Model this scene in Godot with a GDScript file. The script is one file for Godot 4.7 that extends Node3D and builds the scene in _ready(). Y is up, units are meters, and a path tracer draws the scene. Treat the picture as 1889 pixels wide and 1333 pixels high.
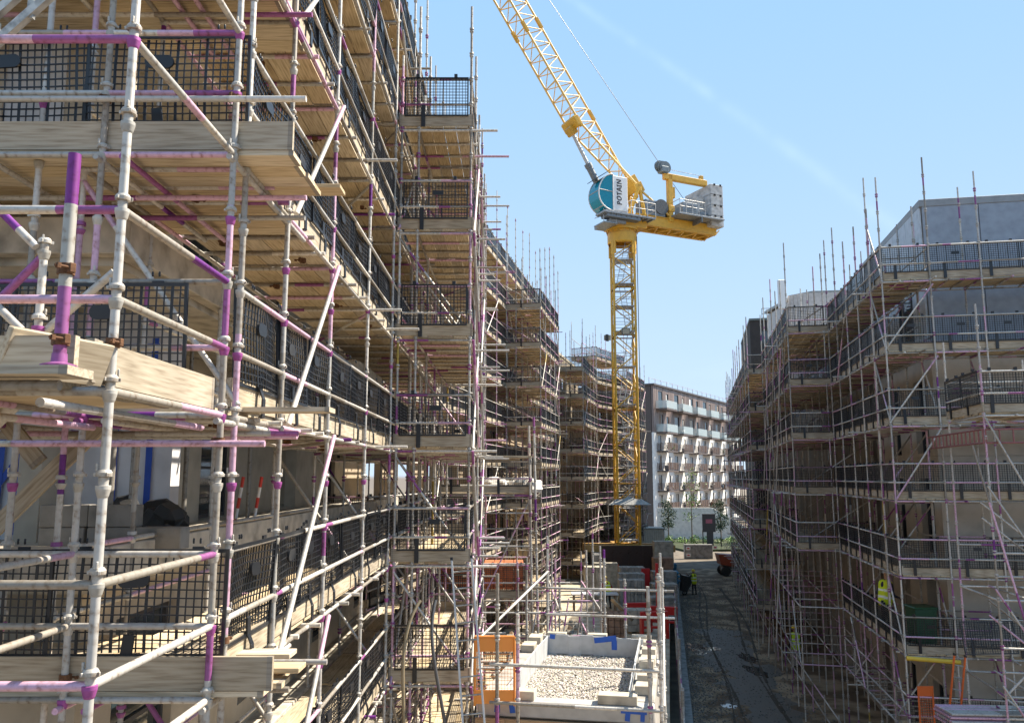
extends Node3D

const UP := Vector3.UP
const CAM_Y := 8.6
var rng := RandomNumberGenerator.new()
var M := {}
var cache := {}
var counts := {}
var GREY := Color(0.48, 0.465, 0.44)
var PURPLE := Color(0.31, 0.1, 0.28)
var PINK := Color(0.62, 0.4, 0.53)


# ---------------------------------------------------------------- mesh building
class MB:
	var v := PackedVector3Array()
	var n := PackedVector3Array()
	var c := PackedColorArray()
	var xf := Transform3D.IDENTITY

	func tri(a: Vector3, b: Vector3, d: Vector3, na: Vector3, nb: Vector3, nd: Vector3, ca: Color, cb: Color, cd: Color) -> void:
		var pa := xf * a
		var pb := xf * b
		var pd := xf * d
		var qa := (xf.basis * na).normalized()
		var qb := (xf.basis * nb).normalized()
		var qd := (xf.basis * nd).normalized()
		if (pb - pa).cross(pd - pa).dot(qa + qb + qd) > 0.0:
			v.append(pa); v.append(pd); v.append(pb)
			n.append(qa); n.append(qd); n.append(qb)
			c.append(ca); c.append(cd); c.append(cb)
		else:
			v.append(pa); v.append(pb); v.append(pd)
			n.append(qa); n.append(qb); n.append(qd)
			c.append(ca); c.append(cb); c.append(cd)

	func quad(a: Vector3, b: Vector3, d: Vector3, e: Vector3, nn: Vector3, col: Color) -> void:
		tri(a, b, d, nn, nn, nn, col, col, col)
		tri(a, d, e, nn, nn, nn, col, col, col)

	func face(a: Vector3, b: Vector3, d: Vector3, col: Color, from := Vector3.INF) -> void:
		var nn := (b - a).cross(d - a).normalized()
		if from != Vector3.INF and nn.dot((a + b + d) / 3.0 - from) < 0.0:
			nn = -nn
		tri(a, b, d, nn, nn, nn, col, col, col)

	func box(at: Vector3, size: Vector3, col: Color, bevel := 0.0, turn := Basis.IDENTITY) -> void:
		var keep := xf
		xf = xf * Transform3D(turn, at)
		var h := size * 0.5
		var k := h - Vector3.ONE * bevel
		var ax := [Vector3.RIGHT, Vector3.UP, Vector3.BACK]
		for i in 3:
			var j := (i + 1) % 3
			var m := (i + 2) % 3
			for s in [-1.0, 1.0]:
				var o: Vector3 = ax[i] * s * h[i]
				var p: Vector3 = ax[j] * k[j]
				var q: Vector3 = ax[m] * k[m]
				quad(o - p - q, o + p - q, o + p + q, o - p + q, ax[i] * s, col)
				if bevel > 0.0:
					for u in [-1.0, 1.0]:
						var nn: Vector3 = (ax[i] * s + ax[j] * u).normalized()
						quad(ax[i] * s * h[i] + ax[j] * u * k[j] - q, ax[i] * s * k[i] + ax[j] * u * h[j] - q, ax[i] * s * k[i] + ax[j] * u * h[j] + q, ax[i] * s * h[i] + ax[j] * u * k[j] + q, nn, col)
		if bevel > 0.0:
			for sx in [-1.0, 1.0]:
				for sy in [-1.0, 1.0]:
					for sz in [-1.0, 1.0]:
						var sg := Vector3(sx, sy, sz)
						face(sg * Vector3(h.x, k.y, k.z), sg * Vector3(k.x, h.y, k.z), sg * Vector3(k.x, k.y, h.z), col, Vector3.ZERO)
		xf = keep

	# rings: Array of [centre, radius, colour]; a swept round bar
	func sweep(rings: Array, sides: int, caps := true) -> void:
		var first: Vector3 = rings[0][0]
		var last: Vector3 = rings[-1][0]
		for k in rings.size() - 1:
			var p0: Vector3 = rings[k][0]
			var p1: Vector3 = rings[k + 1][0]
			var r0: float = rings[k][1]
			var r1: float = rings[k + 1][1]
			var c0: Color = rings[k][2]
			var c1: Color = rings[k + 1][2]
			var d := (p1 - p0).normalized()
			if d == Vector3.ZERO:
				d = (last - first).normalized()
			var a := d.cross(Vector3(0.31, 0.2, 0.93) if absf(d.y) > 0.7 else UP).normalized()
			var b := d.cross(a)
			var slope := 0.0
			if p0.distance_to(p1) > 1e-5:
				slope = (r0 - r1) / p0.distance_to(p1)
			for i in sides:
				var t0 := TAU * i / sides
				var t1 := TAU * (i + 1) / sides
				var e0 := a * cos(t0) + b * sin(t0)
				var e1 := a * cos(t1) + b * sin(t1)
				var n0 := e0 + d * slope
				var n1 := e1 + d * slope
				tri(p0 + e0 * r0, p0 + e1 * r0, p1 + e1 * r1, n0, n1, n1, c0, c0, c1)
				if r1 > 0.0:
					tri(p0 + e0 * r0, p1 + e1 * r1, p1 + e0 * r1, n0, n1, n0, c0, c1, c1)
			if caps and (k == 0 or k == rings.size() - 2):
				for s in [0, 1]:
					if (s == 0 and k == 0) or (s == 1 and k == rings.size() - 2):
						var p := p1 if s else p0
						var r := r1 if s else r0
						var cc := c1 if s else c0
						var nn := d if s else -d
						if r > 0.0:
							for i in sides:
								var t0 := TAU * i / sides
								var t1 := TAU * (i + 1) / sides
								tri(p, p + (a * cos(t0) + b * sin(t0)) * r, p + (a * cos(t1) + b * sin(t1)) * r, nn, nn, nn, cc, cc, cc)

	func bar(p0: Vector3, p1: Vector3, r: float, col: Color, sides := 6, r1 := -1.0) -> void:
		sweep([[p0, r, col], [p1, r if r1 < 0.0 else r1, col]], sides)

	# a flat bar of width w (across `side`) and thickness t from p0 to p1
	func strip(p0: Vector3, p1: Vector3, w: float, t: float, side: Vector3, col: Color) -> void:
		var d := p1 - p0
		var x := d.normalized()
		var z := side.slide(x).normalized()
		box((p0 + p1) * 0.5, Vector3(d.length(), t, w), col, 0.0, Basis(x, z.cross(x), z))

	func lathe(profile: Array, sides: int, col: Color) -> void:
		for k in profile.size() - 1:
			var r0: float = profile[k][0]
			var y0: float = profile[k][1]
			var r1: float = profile[k + 1][0]
			var y1: float = profile[k + 1][1]
			var nr := y1 - y0
			var ny := r0 - r1
			for i in sides:
				var t0 := TAU * i / sides
				var t1 := TAU * (i + 1) / sides
				var e0 := Vector3(cos(t0), 0, sin(t0))
				var e1 := Vector3(cos(t1), 0, sin(t1))
				var n0 := e0 * nr + UP * ny
				var n1 := e1 * nr + UP * ny
				if r0 > 1e-5:
					tri(e0 * r0 + UP * y0, e1 * r0 + UP * y0, e1 * r1 + UP * y1, n0, n1, n1, col, col, col)
				if r1 > 1e-5:
					tri(e0 * r0 + UP * y0, e1 * r1 + UP * y1, e0 * r1 + UP * y1, n0, n1, n0, col, col, col)

	func prism(poly: PackedVector2Array, z0: float, z1: float, col: Color) -> void:
		var ids := Geometry2D.triangulate_polygon(poly)
		for z in [z0, z1]:
			var nn := Vector3(0, 0, -1.0 if z == minf(z0, z1) else 1.0)
			for i in range(0, ids.size(), 3):
				var a := poly[ids[i]]
				var b := poly[ids[i + 1]]
				var d := poly[ids[i + 2]]
				tri(Vector3(a.x, a.y, z), Vector3(b.x, b.y, z), Vector3(d.x, d.y, z), nn, nn, nn, col, col, col)
		var cw := Geometry2D.is_polygon_clockwise(poly)
		for i in poly.size():
			var a := poly[i]
			var b := poly[(i + 1) % poly.size()]
			var e := (b - a).normalized()
			var nn := Vector3(e.y, -e.x, 0) * (-1.0 if cw else 1.0)
			quad(Vector3(a.x, a.y, z0), Vector3(b.x, b.y, z0), Vector3(b.x, b.y, z1), Vector3(a.x, a.y, z1), nn, col)

	func done() -> ArrayMesh:
		var m := ArrayMesh.new()
		if v.is_empty():
			return m
		var a := []
		a.resize(Mesh.ARRAY_MAX)
		a[Mesh.ARRAY_VERTEX] = v
		a[Mesh.ARRAY_NORMAL] = n
		a[Mesh.ARRAY_COLOR] = c
		m.add_surface_from_arrays(Mesh.PRIMITIVE_TRIANGLES, a)
		return m


# ---------------------------------------------------------------- naming and tagging
func put_in(node: Node3D, parent: Node, called: String) -> void:
	var key := [parent.get_instance_id(), called]
	var k: int = counts.get(key, 0)
	counts[key] = k + 1
	node.name = called if k == 0 else "%s_%03d" % [called, k]
	parent.add_child(node, true)


func thing(called: String, label: String, category: String, at := Vector3.ZERO, group := "", turn := 0.0) -> Node3D:
	var o := Node3D.new()
	put_in(o, self, called)
	o.position = at
	o.rotation.y = turn
	tag(o, label, category, group)
	return o


func tag(o: Node3D, label: String, category := "", group := "") -> Node3D:
	o.set_meta("label", label)
	if category:
		o.set_meta("category", category)
	if group:
		o.set_meta("group", group)
	return o


func part(parent: Node, called: String, mesh: Mesh, material: Material, xf := Transform3D.IDENTITY) -> MeshInstance3D:
	var m := MeshInstance3D.new()
	m.mesh = mesh
	m.material_override = material
	m.transform = xf
	put_in(m, parent, called)
	return m


func structure(called: String, mesh: Mesh, material: Material, xf := Transform3D.IDENTITY) -> MeshInstance3D:
	var m := part(self, called, mesh, material, xf)
	m.set_meta("kind", "structure")
	return m


func again(source: Node3D, at: Vector3, turn: float, label := "") -> Node3D:
	var r: Node3D = source.duplicate()
	put_in(r, self, String(source.name).rstrip("0123456789").rstrip("_"))
	r.position = at
	r.rotation.y = turn
	if label:
		r.set_meta("label", label)
	return r


# ---------------------------------------------------------------- materials
func noise_tex(freq: float, stops: Array, sd: int, octaves := 4, size := 512, type := FastNoiseLite.TYPE_SIMPLEX_SMOOTH) -> NoiseTexture2D:
	var n := FastNoiseLite.new()
	n.noise_type = type
	n.frequency = freq
	n.seed = sd
	n.fractal_octaves = octaves
	var t := NoiseTexture2D.new()
	t.width = size
	t.height = size
	t.seamless = true
	t.noise = n
	if stops.size():
		var g := Gradient.new()
		var offs := PackedFloat32Array()
		var cols := PackedColorArray()
		for s in stops:
			offs.append(s[0])
			cols.append(s[1])
		g.offsets = offs
		g.colors = cols
		t.color_ramp = g
	return t


func mat(col: Color, rough := 0.8, metal := 0.0, tex: Texture2D = null, scale := Vector3.ONE, bump: Texture2D = null, bump_cm := 0.0, world := true) -> StandardMaterial3D:
	var m := StandardMaterial3D.new()
	m.albedo_color = col.linear_to_srgb()
	m.vertex_color_use_as_albedo = true
	m.roughness = rough
	m.metallic = metal
	if tex:
		m.albedo_texture = tex
	if bump:
		m.heightmap_enabled = true
		m.heightmap_texture = bump
		m.heightmap_scale = bump_cm
	if tex or bump:
		m.uv1_triplanar = true
		m.uv1_world_triplanar = world
		m.uv1_scale = scale
	return m


func grey(a: float) -> Color:
	return Color(a, a, a)


func materials() -> void:
	var W := Color.WHITE
	var speck := noise_tex(0.02, [[0.0, grey(0.55)], [0.35, grey(0.86)], [0.6, W], [1.0, W]], 3, 5)
	var rustspeck := noise_tex(0.014, [[0.0, Color(0.6, 0.48, 0.4)], [0.22, Color(0.83, 0.8, 0.77)], [0.42, grey(0.95)], [1.0, W]], 5, 7)
	var stain := noise_tex(0.012, [[0.0, grey(0.68)], [0.35, grey(0.86)], [0.6, grey(0.95)], [1.0, W]], 7, 7)
	var bumpy := noise_tex(0.03, [], 9, 5)
	var grain := noise_tex(0.014, [[0.0, Color(0.74, 0.7, 0.66)], [0.3, Color(0.87, 0.85, 0.82)], [0.55, Color(0.95, 0.94, 0.92)], [1.0, W]], 11, 6)
	var mild := noise_tex(0.01, [[0.0, grey(0.86)], [0.5, grey(0.95)], [1.0, W]], 17, 5)
	M.tube = mat(W, 0.5, 0.2, rustspeck, Vector3.ONE * 2.0)
	M.tube.metallic_specular = 0.5
	M.rust = mat(Color(0.16, 0.075, 0.035), 0.85, 0.2, speck, Vector3.ONE * 4.0)
	M.black = mat(Color(0.012, 0.014, 0.018), 0.34)
	for k in 4:
		var w := mat(W, 0.82, 0.0, grain, Vector3(0.3, 4.5, 4.5), grain, 0.12, false)
		w.uv1_offset = Vector3(k * 0.37, k * 0.21, k * 0.13)
		M["wood%d" % k] = w
	M.concrete = mat(W, 0.9, 0.0, stain, Vector3.ONE * 0.35, bumpy, 0.3)
	M.render_wall = mat(W, 0.92, 0.0, mild, Vector3.ONE * 0.3, bumpy, 0.12)
	M.plain = mat(W, 0.6)
	M.plastic = mat(W, 0.4)
	M.sheet = mat(W, 0.55, 0.0, mild, Vector3.ONE * 0.6)
	M.paint = mat(W, 0.42, 0.0, mild, Vector3.ONE * 0.5)
	M.steel = mat(W, 0.45, 0.35, speck, Vector3.ONE * 0.8)
	M.glass = StandardMaterial3D.new()
	M.glass.albedo_color = Color(0.74, 0.8, 0.82, 0.42)
	M.glass.transparency = BaseMaterial3D.TRANSPARENCY_ALPHA
	M.glass.roughness = 0.3
	M.window = mat(Color(0.02, 0.035, 0.045), 0.06)
	M.window.metallic_specular = 0.8
	M.cabglass = mat(Color(0.0, 0.24, 0.34), 0.06)
	M.ground = mat(W, 0.95, 0.0, noise_tex(0.012, [[0.0, Color(0.4, 0.36, 0.31)], [0.5, Color(0.53, 0.48, 0.42)], [1.0, Color(0.62, 0.57, 0.5)]], 13, 6), Vector3.ONE * 0.11, bumpy, 1.2)
	M.sand = mat(W, 0.95, 0.0, noise_tex(0.01, [[0.0, Color(0.62, 0.56, 0.48)], [0.5, Color(0.74, 0.69, 0.61)], [1.0, Color(0.83, 0.79, 0.72)]], 14, 6), Vector3.ONE * 0.2, bumpy, 0.8)
	M.road = mat(W, 0.9, 0.0, noise_tex(0.009, [[0.0, Color(0.3, 0.25, 0.2)], [0.42, Color(0.4, 0.345, 0.28)], [0.52, Color(0.5, 0.45, 0.39)], [0.75, Color(0.6, 0.56, 0.5)], [1.0, Color(0.66, 0.62, 0.56)]], 21, 6, 1024), Vector3.ONE * 0.055, bumpy, 2.0)
	M.stone = mat(W, 0.9)
	M.puddle = mat(Color(0.03, 0.03, 0.03), 0.04)
	M.leaf = mat(W, 0.6)
	M.leaf.backlight_enabled = true
	M.leaf.backlight = Color(0.25, 0.35, 0.08)
	M.cloth = mat(W, 0.9)
	M.light = mat(W, 0.3)


# ---------------------------------------------------------------- scaffold pieces
func tint(kind: int) -> Color:
	var j := rng.randf_range(0.85, 1.12)
	var c := GREY
	match kind:
		1: c = PURPLE
		2: c = PINK
		3: c = Color(0.17, 0.03, 0.24)
		4: c = Color(0.42, 0.31, 0.07)
		5: c = Color(0.64, 0.61, 0.56)
		6: c = Color(0.33, 0.3, 0.26)
	return Color(c.r * j, c.g * j, c.b * j)


func pick() -> int:
	var x := rng.randf()
	return 0 if x < 0.32 else 5 if x < 0.52 else 6 if x < 0.7 else 1 if x < 0.81 else 2 if x < 0.965 else 3 if x < 0.994 else 4


# a tube along +y from 0 to L, painted in bands the way scaffold stock is
func tube_mesh(L: float, variant: int, sides: int, r: float, cups: float = -1.0) -> ArrayMesh:
	var key := "tube %.2f %d %d %.4f %.2f" % [L, variant, sides, r, cups]
	if cache.has(key):
		return cache[key]
	var keep := rng.state
	rng.seed = hash(key)
	var b := MB.new()
	var y := 0.0
	var rings := []
	var first := true
	while y < L - 1e-4:
		var span := rng.randf_range(0.25, 1.5) if L < 5.0 else rng.randf_range(0.5, 2.2)
		var kind: int = pick() if variant < 100 else [0, 0, 5, 6][rng.randi() % 4]
		if kind == 1 or kind == 3:
			span = rng.randf_range(0.2, 0.65)
		var y1 := minf(L, y + span)
		if L - y1 < 0.15:
			y1 = L
		var c := tint(kind)
		rings.append([UP * y, r, c])
		rings.append([UP * y1, r, c])
		y = y1
	# collapse doubled rings into separate sweeps so that the bands stay sharp
	for k in range(0, rings.size(), 2):
		b.sweep([rings[k], rings[k + 1]], sides, k == 0 or k == rings.size() - 2)
	if cups >= 0.0:
		var yy := cups
		while yy < L - 0.1:
			if yy > 0.08:
				var c := tint(0 if rng.randf() < 0.8 else 1)
				b.xf = Transform3D(Basis.IDENTITY, UP * yy)
				b.lathe([[r, -0.045], [r + 0.016, -0.012], [r + 0.016, 0.0], [r, 0.002]], sides, c)
				b.lathe([[r, 0.03], [r + 0.019, 0.032], [r + 0.016, 0.062], [r, 0.064]], sides, c)
				b.xf = Transform3D.IDENTITY
			yy += 0.5
	rng.state = keep
	cache[key] = b.done()
	return cache[key]


func along(p0: Vector3, p1: Vector3) -> Transform3D:
	var y := (p1 - p0).normalized()
	var x := y.cross(Vector3(0.3, 0.1, 0.95) if absf(y.y) > 0.8 else UP).normalized()
	return Transform3D(Basis(x, y, x.cross(y)), p0)


func tube(t: Node3D, called: String, p0: Vector3, p1: Vector3, sides := 8, r := 0.0238, cups := -1.0, variants := 4) -> MeshInstance3D:
	var L := snappedf(p0.distance_to(p1), 0.05)
	return part(t, called, tube_mesh(maxf(L, 0.05), rng.randi() % (variants % 1000) + (100 if variants >= 1000 else 0), sides, r, cups), M.tube, along(p0 - t.position, p1 - t.position))


var WOODS := [Color(0.6, 0.49, 0.33), Color(0.65, 0.55, 0.39), Color(0.54, 0.43, 0.28), Color(0.6, 0.52, 0.4), Color(0.49, 0.42, 0.32)]


func board_mesh(L: float, w: float, h: float, variant: int, aged := false) -> ArrayMesh:
	var key := "board %.2f %.3f %.3f %d %s" % [L, w, h, variant, aged]
	if not cache.has(key):
		var b := MB.new()
		var c: Color = WOODS[variant % 5]
		if aged:
			c = c.lerp(Color(0.41, 0.365, 0.3), 0.72)
		var keep := rng.state
		rng.seed = hash(key)
		b.box(Vector3.ZERO, Vector3(L, h, w), c, 0.004)
		if L > 0.9:
			var knots := []
			for i in 9:
				knots.append(rng.randf_range(0.8, 1.12))
			var f := MB.new()
			var n := 8
			for k in n:
				f.box(Vector3(L * ((k + 0.5) / n - 0.5), 0, 0), Vector3(L / n, h, w), c, 0.0)
			for i in f.v.size():
				var u: float = clampf((f.v[i].x / L + 0.5) * n, 0.0, n - 0.001)
				var q: float = lerpf(knots[int(u)], knots[int(u) + 1], u - int(u))
				f.c[i] = Color(c.r * q, c.g * q, c.b * q * (0.94 + 0.06 * q))
			for e in [-1.0, 1.0]:
				f.box(Vector3(e * (L * 0.5 - 0.02), 0, 0), Vector3(0.038, h + 0.003, w + 0.003), Color(0.3, 0.27, 0.23))
			b = f
		rng.state = keep
		cache[key] = b.done()
	return cache[key]


# a board centred at p, its length along `dir`, its width along `wide`
func board(t: Node3D, called: String, p: Vector3, dir: Vector3, wide: Vector3, L: float, w := 0.225, h := 0.038, aged := false) -> MeshInstance3D:
	var x := dir.normalized()
	var z := wide.slide(x).normalized()
	var k := rng.randi() % 5
	return part(t, called, board_mesh(snappedf(L, 0.05), w, h, k, aged), M["wood%d" % (rng.randi() % 4)], Transform3D(Basis(x, z.cross(x), z), p - t.position))


func guard_mesh(w: float, whole: bool, variant := 0) -> ArrayMesh:
	var key := "guard %.2f %s %d" % [w, whole, variant]
	if cache.has(key):
		return cache[key]
	var b := MB.new()
	var k := grey(1.0)
	var h := 0.76
	var step := 0.058
	var wire := 0.0095
	for e in [-1.0, 1.0]:
		b.box(Vector3(e * (w * 0.5 - 0.012), h * 0.5, 0), Vector3(0.024, h, 0.022), k)
		b.box(Vector3(0, h * 0.5 + e * (h * 0.5 - 0.013), 0), Vector3(w - 0.05, 0.026, 0.02), k)
	var nv := int((w - 0.05) / step)
	for i in nv:
		var x := -w * 0.5 + 0.025 + (i + 0.5) * (w - 0.05) / nv
		var fat := 0.021 if i % 4 == 3 else wire
		for q in (3 if not whole else 1):
			var m := 3.0 if not whole else 1.0
			b.box(Vector3(x, 0.026 + (h - 0.052) * (q + 0.5) / m, 0), Vector3(fat, (h - 0.052) / m, 0.008), k)
	var nh := int((h - 0.05) / step)
	for i in nh:
		for q in (4 if not whole else 1):
			var m := 4.0 if not whole else 1.0
			b.box(Vector3((w - 0.05) * ((q + 0.5) / m - 0.5), 0.026 + (i + 0.5) * (h - 0.052) / nh, 0), Vector3((w - 0.05) / m, wire, 0.0115), k)
	if whole:
		if variant == 1:
			b.box(Vector3(0.05, 0.5, 0.008), Vector3(0.2, 0.09, 0.012), k)
		b.box(Vector3(-0.25, 0.0, 0.01), Vector3(0.075, 0.42, 0.02), k)
		for s in [-1.0, 1.0]:
			b.box(Vector3(s * w * 0.3, h + 0.02, 0), Vector3(0.06, 0.07, 0.06), k)
	else:
		var amp: float = [0.012, -0.03, 0.025, -0.018][variant % 4]
		for i in b.v.size():
			var q := b.v[i]
			b.v[i] = Vector3(q.x + q.y * amp * 0.3, q.y - absf(q.x) * absf(amp) * 0.3, q.z + amp * (cos(q.x / w * (4.0 + variant)) + 0.8 * sin(q.y * 5.0 + variant)))
			b.c[i] = Color(1, 1, 1) * (1.0 + 2.2 * clampf(0.3 - q.y, 0.0, 1.0) * float(variant % 2))
	cache[key] = b.done()
	return cache[key]


func guard_plate() -> ArrayMesh:
	if not cache.has("plate"):
		var b := MB.new()
		var p := PackedVector2Array()
		for i in 20:
			var a := TAU * i / 20.0
			p.append(Vector2(0.055 * cos(a) + (0.06 if cos(a) > 0 else -0.06), 0.055 * sin(a)))
		b.prism(p, -0.006, 0.014, grey(1.6))
		cache.plate = b.done()
	return cache.plate


func guard_strap() -> ArrayMesh:
	if not cache.has("strap"):
		var b := MB.new()
		var k := grey(1.3)
		b.box(Vector3(0, 0.06, 0.014), Vector3(0.085, 0.15, 0.018), k, 0.004)
		b.box(Vector3(0, -0.045, 0.03), Vector3(0.065, 0.1, 0.014), k, 0.004, Basis(Vector3.RIGHT, -0.35))
		b.box(Vector3(0, -0.16, 0.045), Vector3(0.075, 0.16, 0.016), k, 0.004)
		b.box(Vector3(0, -0.24, 0.032), Vector3(0.06, 0.02, 0.03), k, 0.004)
		cache.strap = b.done()
	return cache.strap


func guard_hook() -> ArrayMesh:
	if not cache.has("hook"):
		var b := MB.new()
		var k := grey(1.0)
		var rings := []
		for i in 11:
			var a := -0.4 + i * 0.085
			rings.append([Vector3(0, 0.045 + 0.042 * sin(a), 0.042 * cos(a)), 0.008, k])
		for s in [-0.025, 0.025]:
			b.xf = Transform3D(Basis.IDENTITY, Vector3(s, 0, 0))
			b.sweep(rings, 5)
		b.xf = Transform3D.IDENTITY
		b.box(Vector3(0, -0.01, 0), Vector3(0.09, 0.03, 0.018), k, 0.004)
		cache.hook = b.done()
	return cache.hook


# a brick guard: bottom centre at p, its face turned to `out`
func guard(t: Node3D, p: Vector3, dir: Vector3, out: Vector3, w: float, near: bool) -> void:
	var z := out.normalized()
	var y := UP
	var lean := rng.randf_range(-0.05, 0.05)
	y = (UP + z * lean).normalized()
	var x := y.cross(z).normalized()
	var xf := Transform3D(Basis(x, y, x.cross(y)), p - t.position)
	w = snappedf(w, 0.1)
	var g := part(t, "brick_guard", guard_mesh(w, not near, rng.randi() % 4), M.black, xf)
	if near:
		part(g, "label_plate", guard_plate(), M.black, Transform3D(Basis(Vector3.BACK, rng.randf_range(-0.08, 0.08)), Vector3(rng.randf_range(-0.1, 0.1), rng.randf_range(0.48, 0.56), 0.012)))
		part(g, "toe_strap", guard_strap(), M.black, Transform3D(Basis(Vector3.BACK, rng.randf_range(-0.12, 0.12)), Vector3(rng.randf_range(-0.12, 0.08), 0.02, 0.0)))
		for s in [-1.0, 1.0]:
			part(g, "hook", guard_hook(), M.black, Transform3D(Basis.IDENTITY, Vector3(s * w * 0.32, 0.77, 0)))


# cup joint of the near standards
func cup_mesh(v: int) -> ArrayMesh:
	var key := "cup %d" % v
	if cache.has(key):
		return cache[key]
	var b := MB.new()
	var r := 0.0245
	var c := Color(0.5, 0.48, 0.44) if v == 0 else Color(0.4, 0.39, 0.36) if v == 1 else Color(0.34, 0.08, 0.3)
	b.lathe([[r, -0.06], [r + 0.005, -0.05], [r + 0.014, -0.015], [r + 0.0145, 0.004], [r + 0.01, 0.006], [r, 0.006]], 14, c)
	var d := Color(0.5, 0.48, 0.44)
	b.lathe([[r, 0.006], [r + 0.002, 0.048], [r, 0.05], [r + 0.016, 0.052], [r + 0.017, 0.072], [r + 0.008, 0.086], [r, 0.088]], 14, d)
	for i in 3:
		var a := TAU * i / 3.0 + v
		b.box(Vector3(cos(a) * (r + 0.018), 0.062, sin(a) * (r + 0.018)), Vector3(0.018, 0.02, 0.014), d, 0.002, Basis(UP, -a))
	b.box(Vector3(cos(v * 1.3) * (r + 0.012), 0.1, sin(v * 1.3) * (r + 0.012)), Vector3(0.012, 0.04, 0.016), d, 0.003)
	cache[key] = b.done()
	return cache[key]


func coupler_mesh() -> ArrayMesh:
	if not cache.has("coupler"):
		var b := MB.new()
		var c := grey(1.0)
		b.lathe([[0.027, -0.024], [0.038, -0.024], [0.038, 0.024], [0.027, 0.024]], 10, c)
		b.box(Vector3(0.045, 0, 0.0), Vector3(0.03, 0.045, 0.03), c, 0.004)
		b.bar(Vector3(0.05, 0, 0.0), Vector3(0.05, 0, 0.075), 0.007, c, 6)
		b.box(Vector3(0.05, 0, 0.06), Vector3(0.022, 0.022, 0.016), c)
		cache.coupler = b.done()
	return cache.coupler


func standard(t: Node3D, x: float, z: float, y0: float, y1: float, offset: float, near := false, sides := 8) -> MeshInstance3D:
	var L := snappedf(y1 - y0, 0.5)
	var first := fposmod(offset - y0, 0.5)
	if not near:
		return tube(t, "standard", Vector3(x, y0, z), Vector3(x, y0 + L, z), sides, 0.0238, snappedf(first, 0.05), 6)
	var s := tube(t, "standard", Vector3(x, y0, z), Vector3(x, y0 + L, z), 14, 0.0245, -1.0, 50)
	var y := first
	while y < L:
		if y + y0 > 5.0 and y + y0 < 15.0:
			part(s, "cup_joint", cup_mesh(rng.randi() % 3), M.tube, Transform3D(Basis(UP, rng.randf() * TAU), UP * y))
		y += 0.5
	return s


func deck_mesh(L: float, n: int, variant: int) -> ArrayMesh:
	var key := "deck %.2f %d %d" % [L, n, variant]
	if not cache.has(key):
		var keep := rng.state
		rng.seed = hash(key)
		var b := MB.new()
		for k in n:
			b.box(Vector3(rng.randf_range(-0.04, 0.04), rng.randf_range(0, 0.006), -(k + 0.5) * 0.24), Vector3(L, 0.036, 0.225), WOODS[rng.randi() % 5])
		rng.state = keep
		cache[key] = b.done()
	return cache[key]


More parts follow.
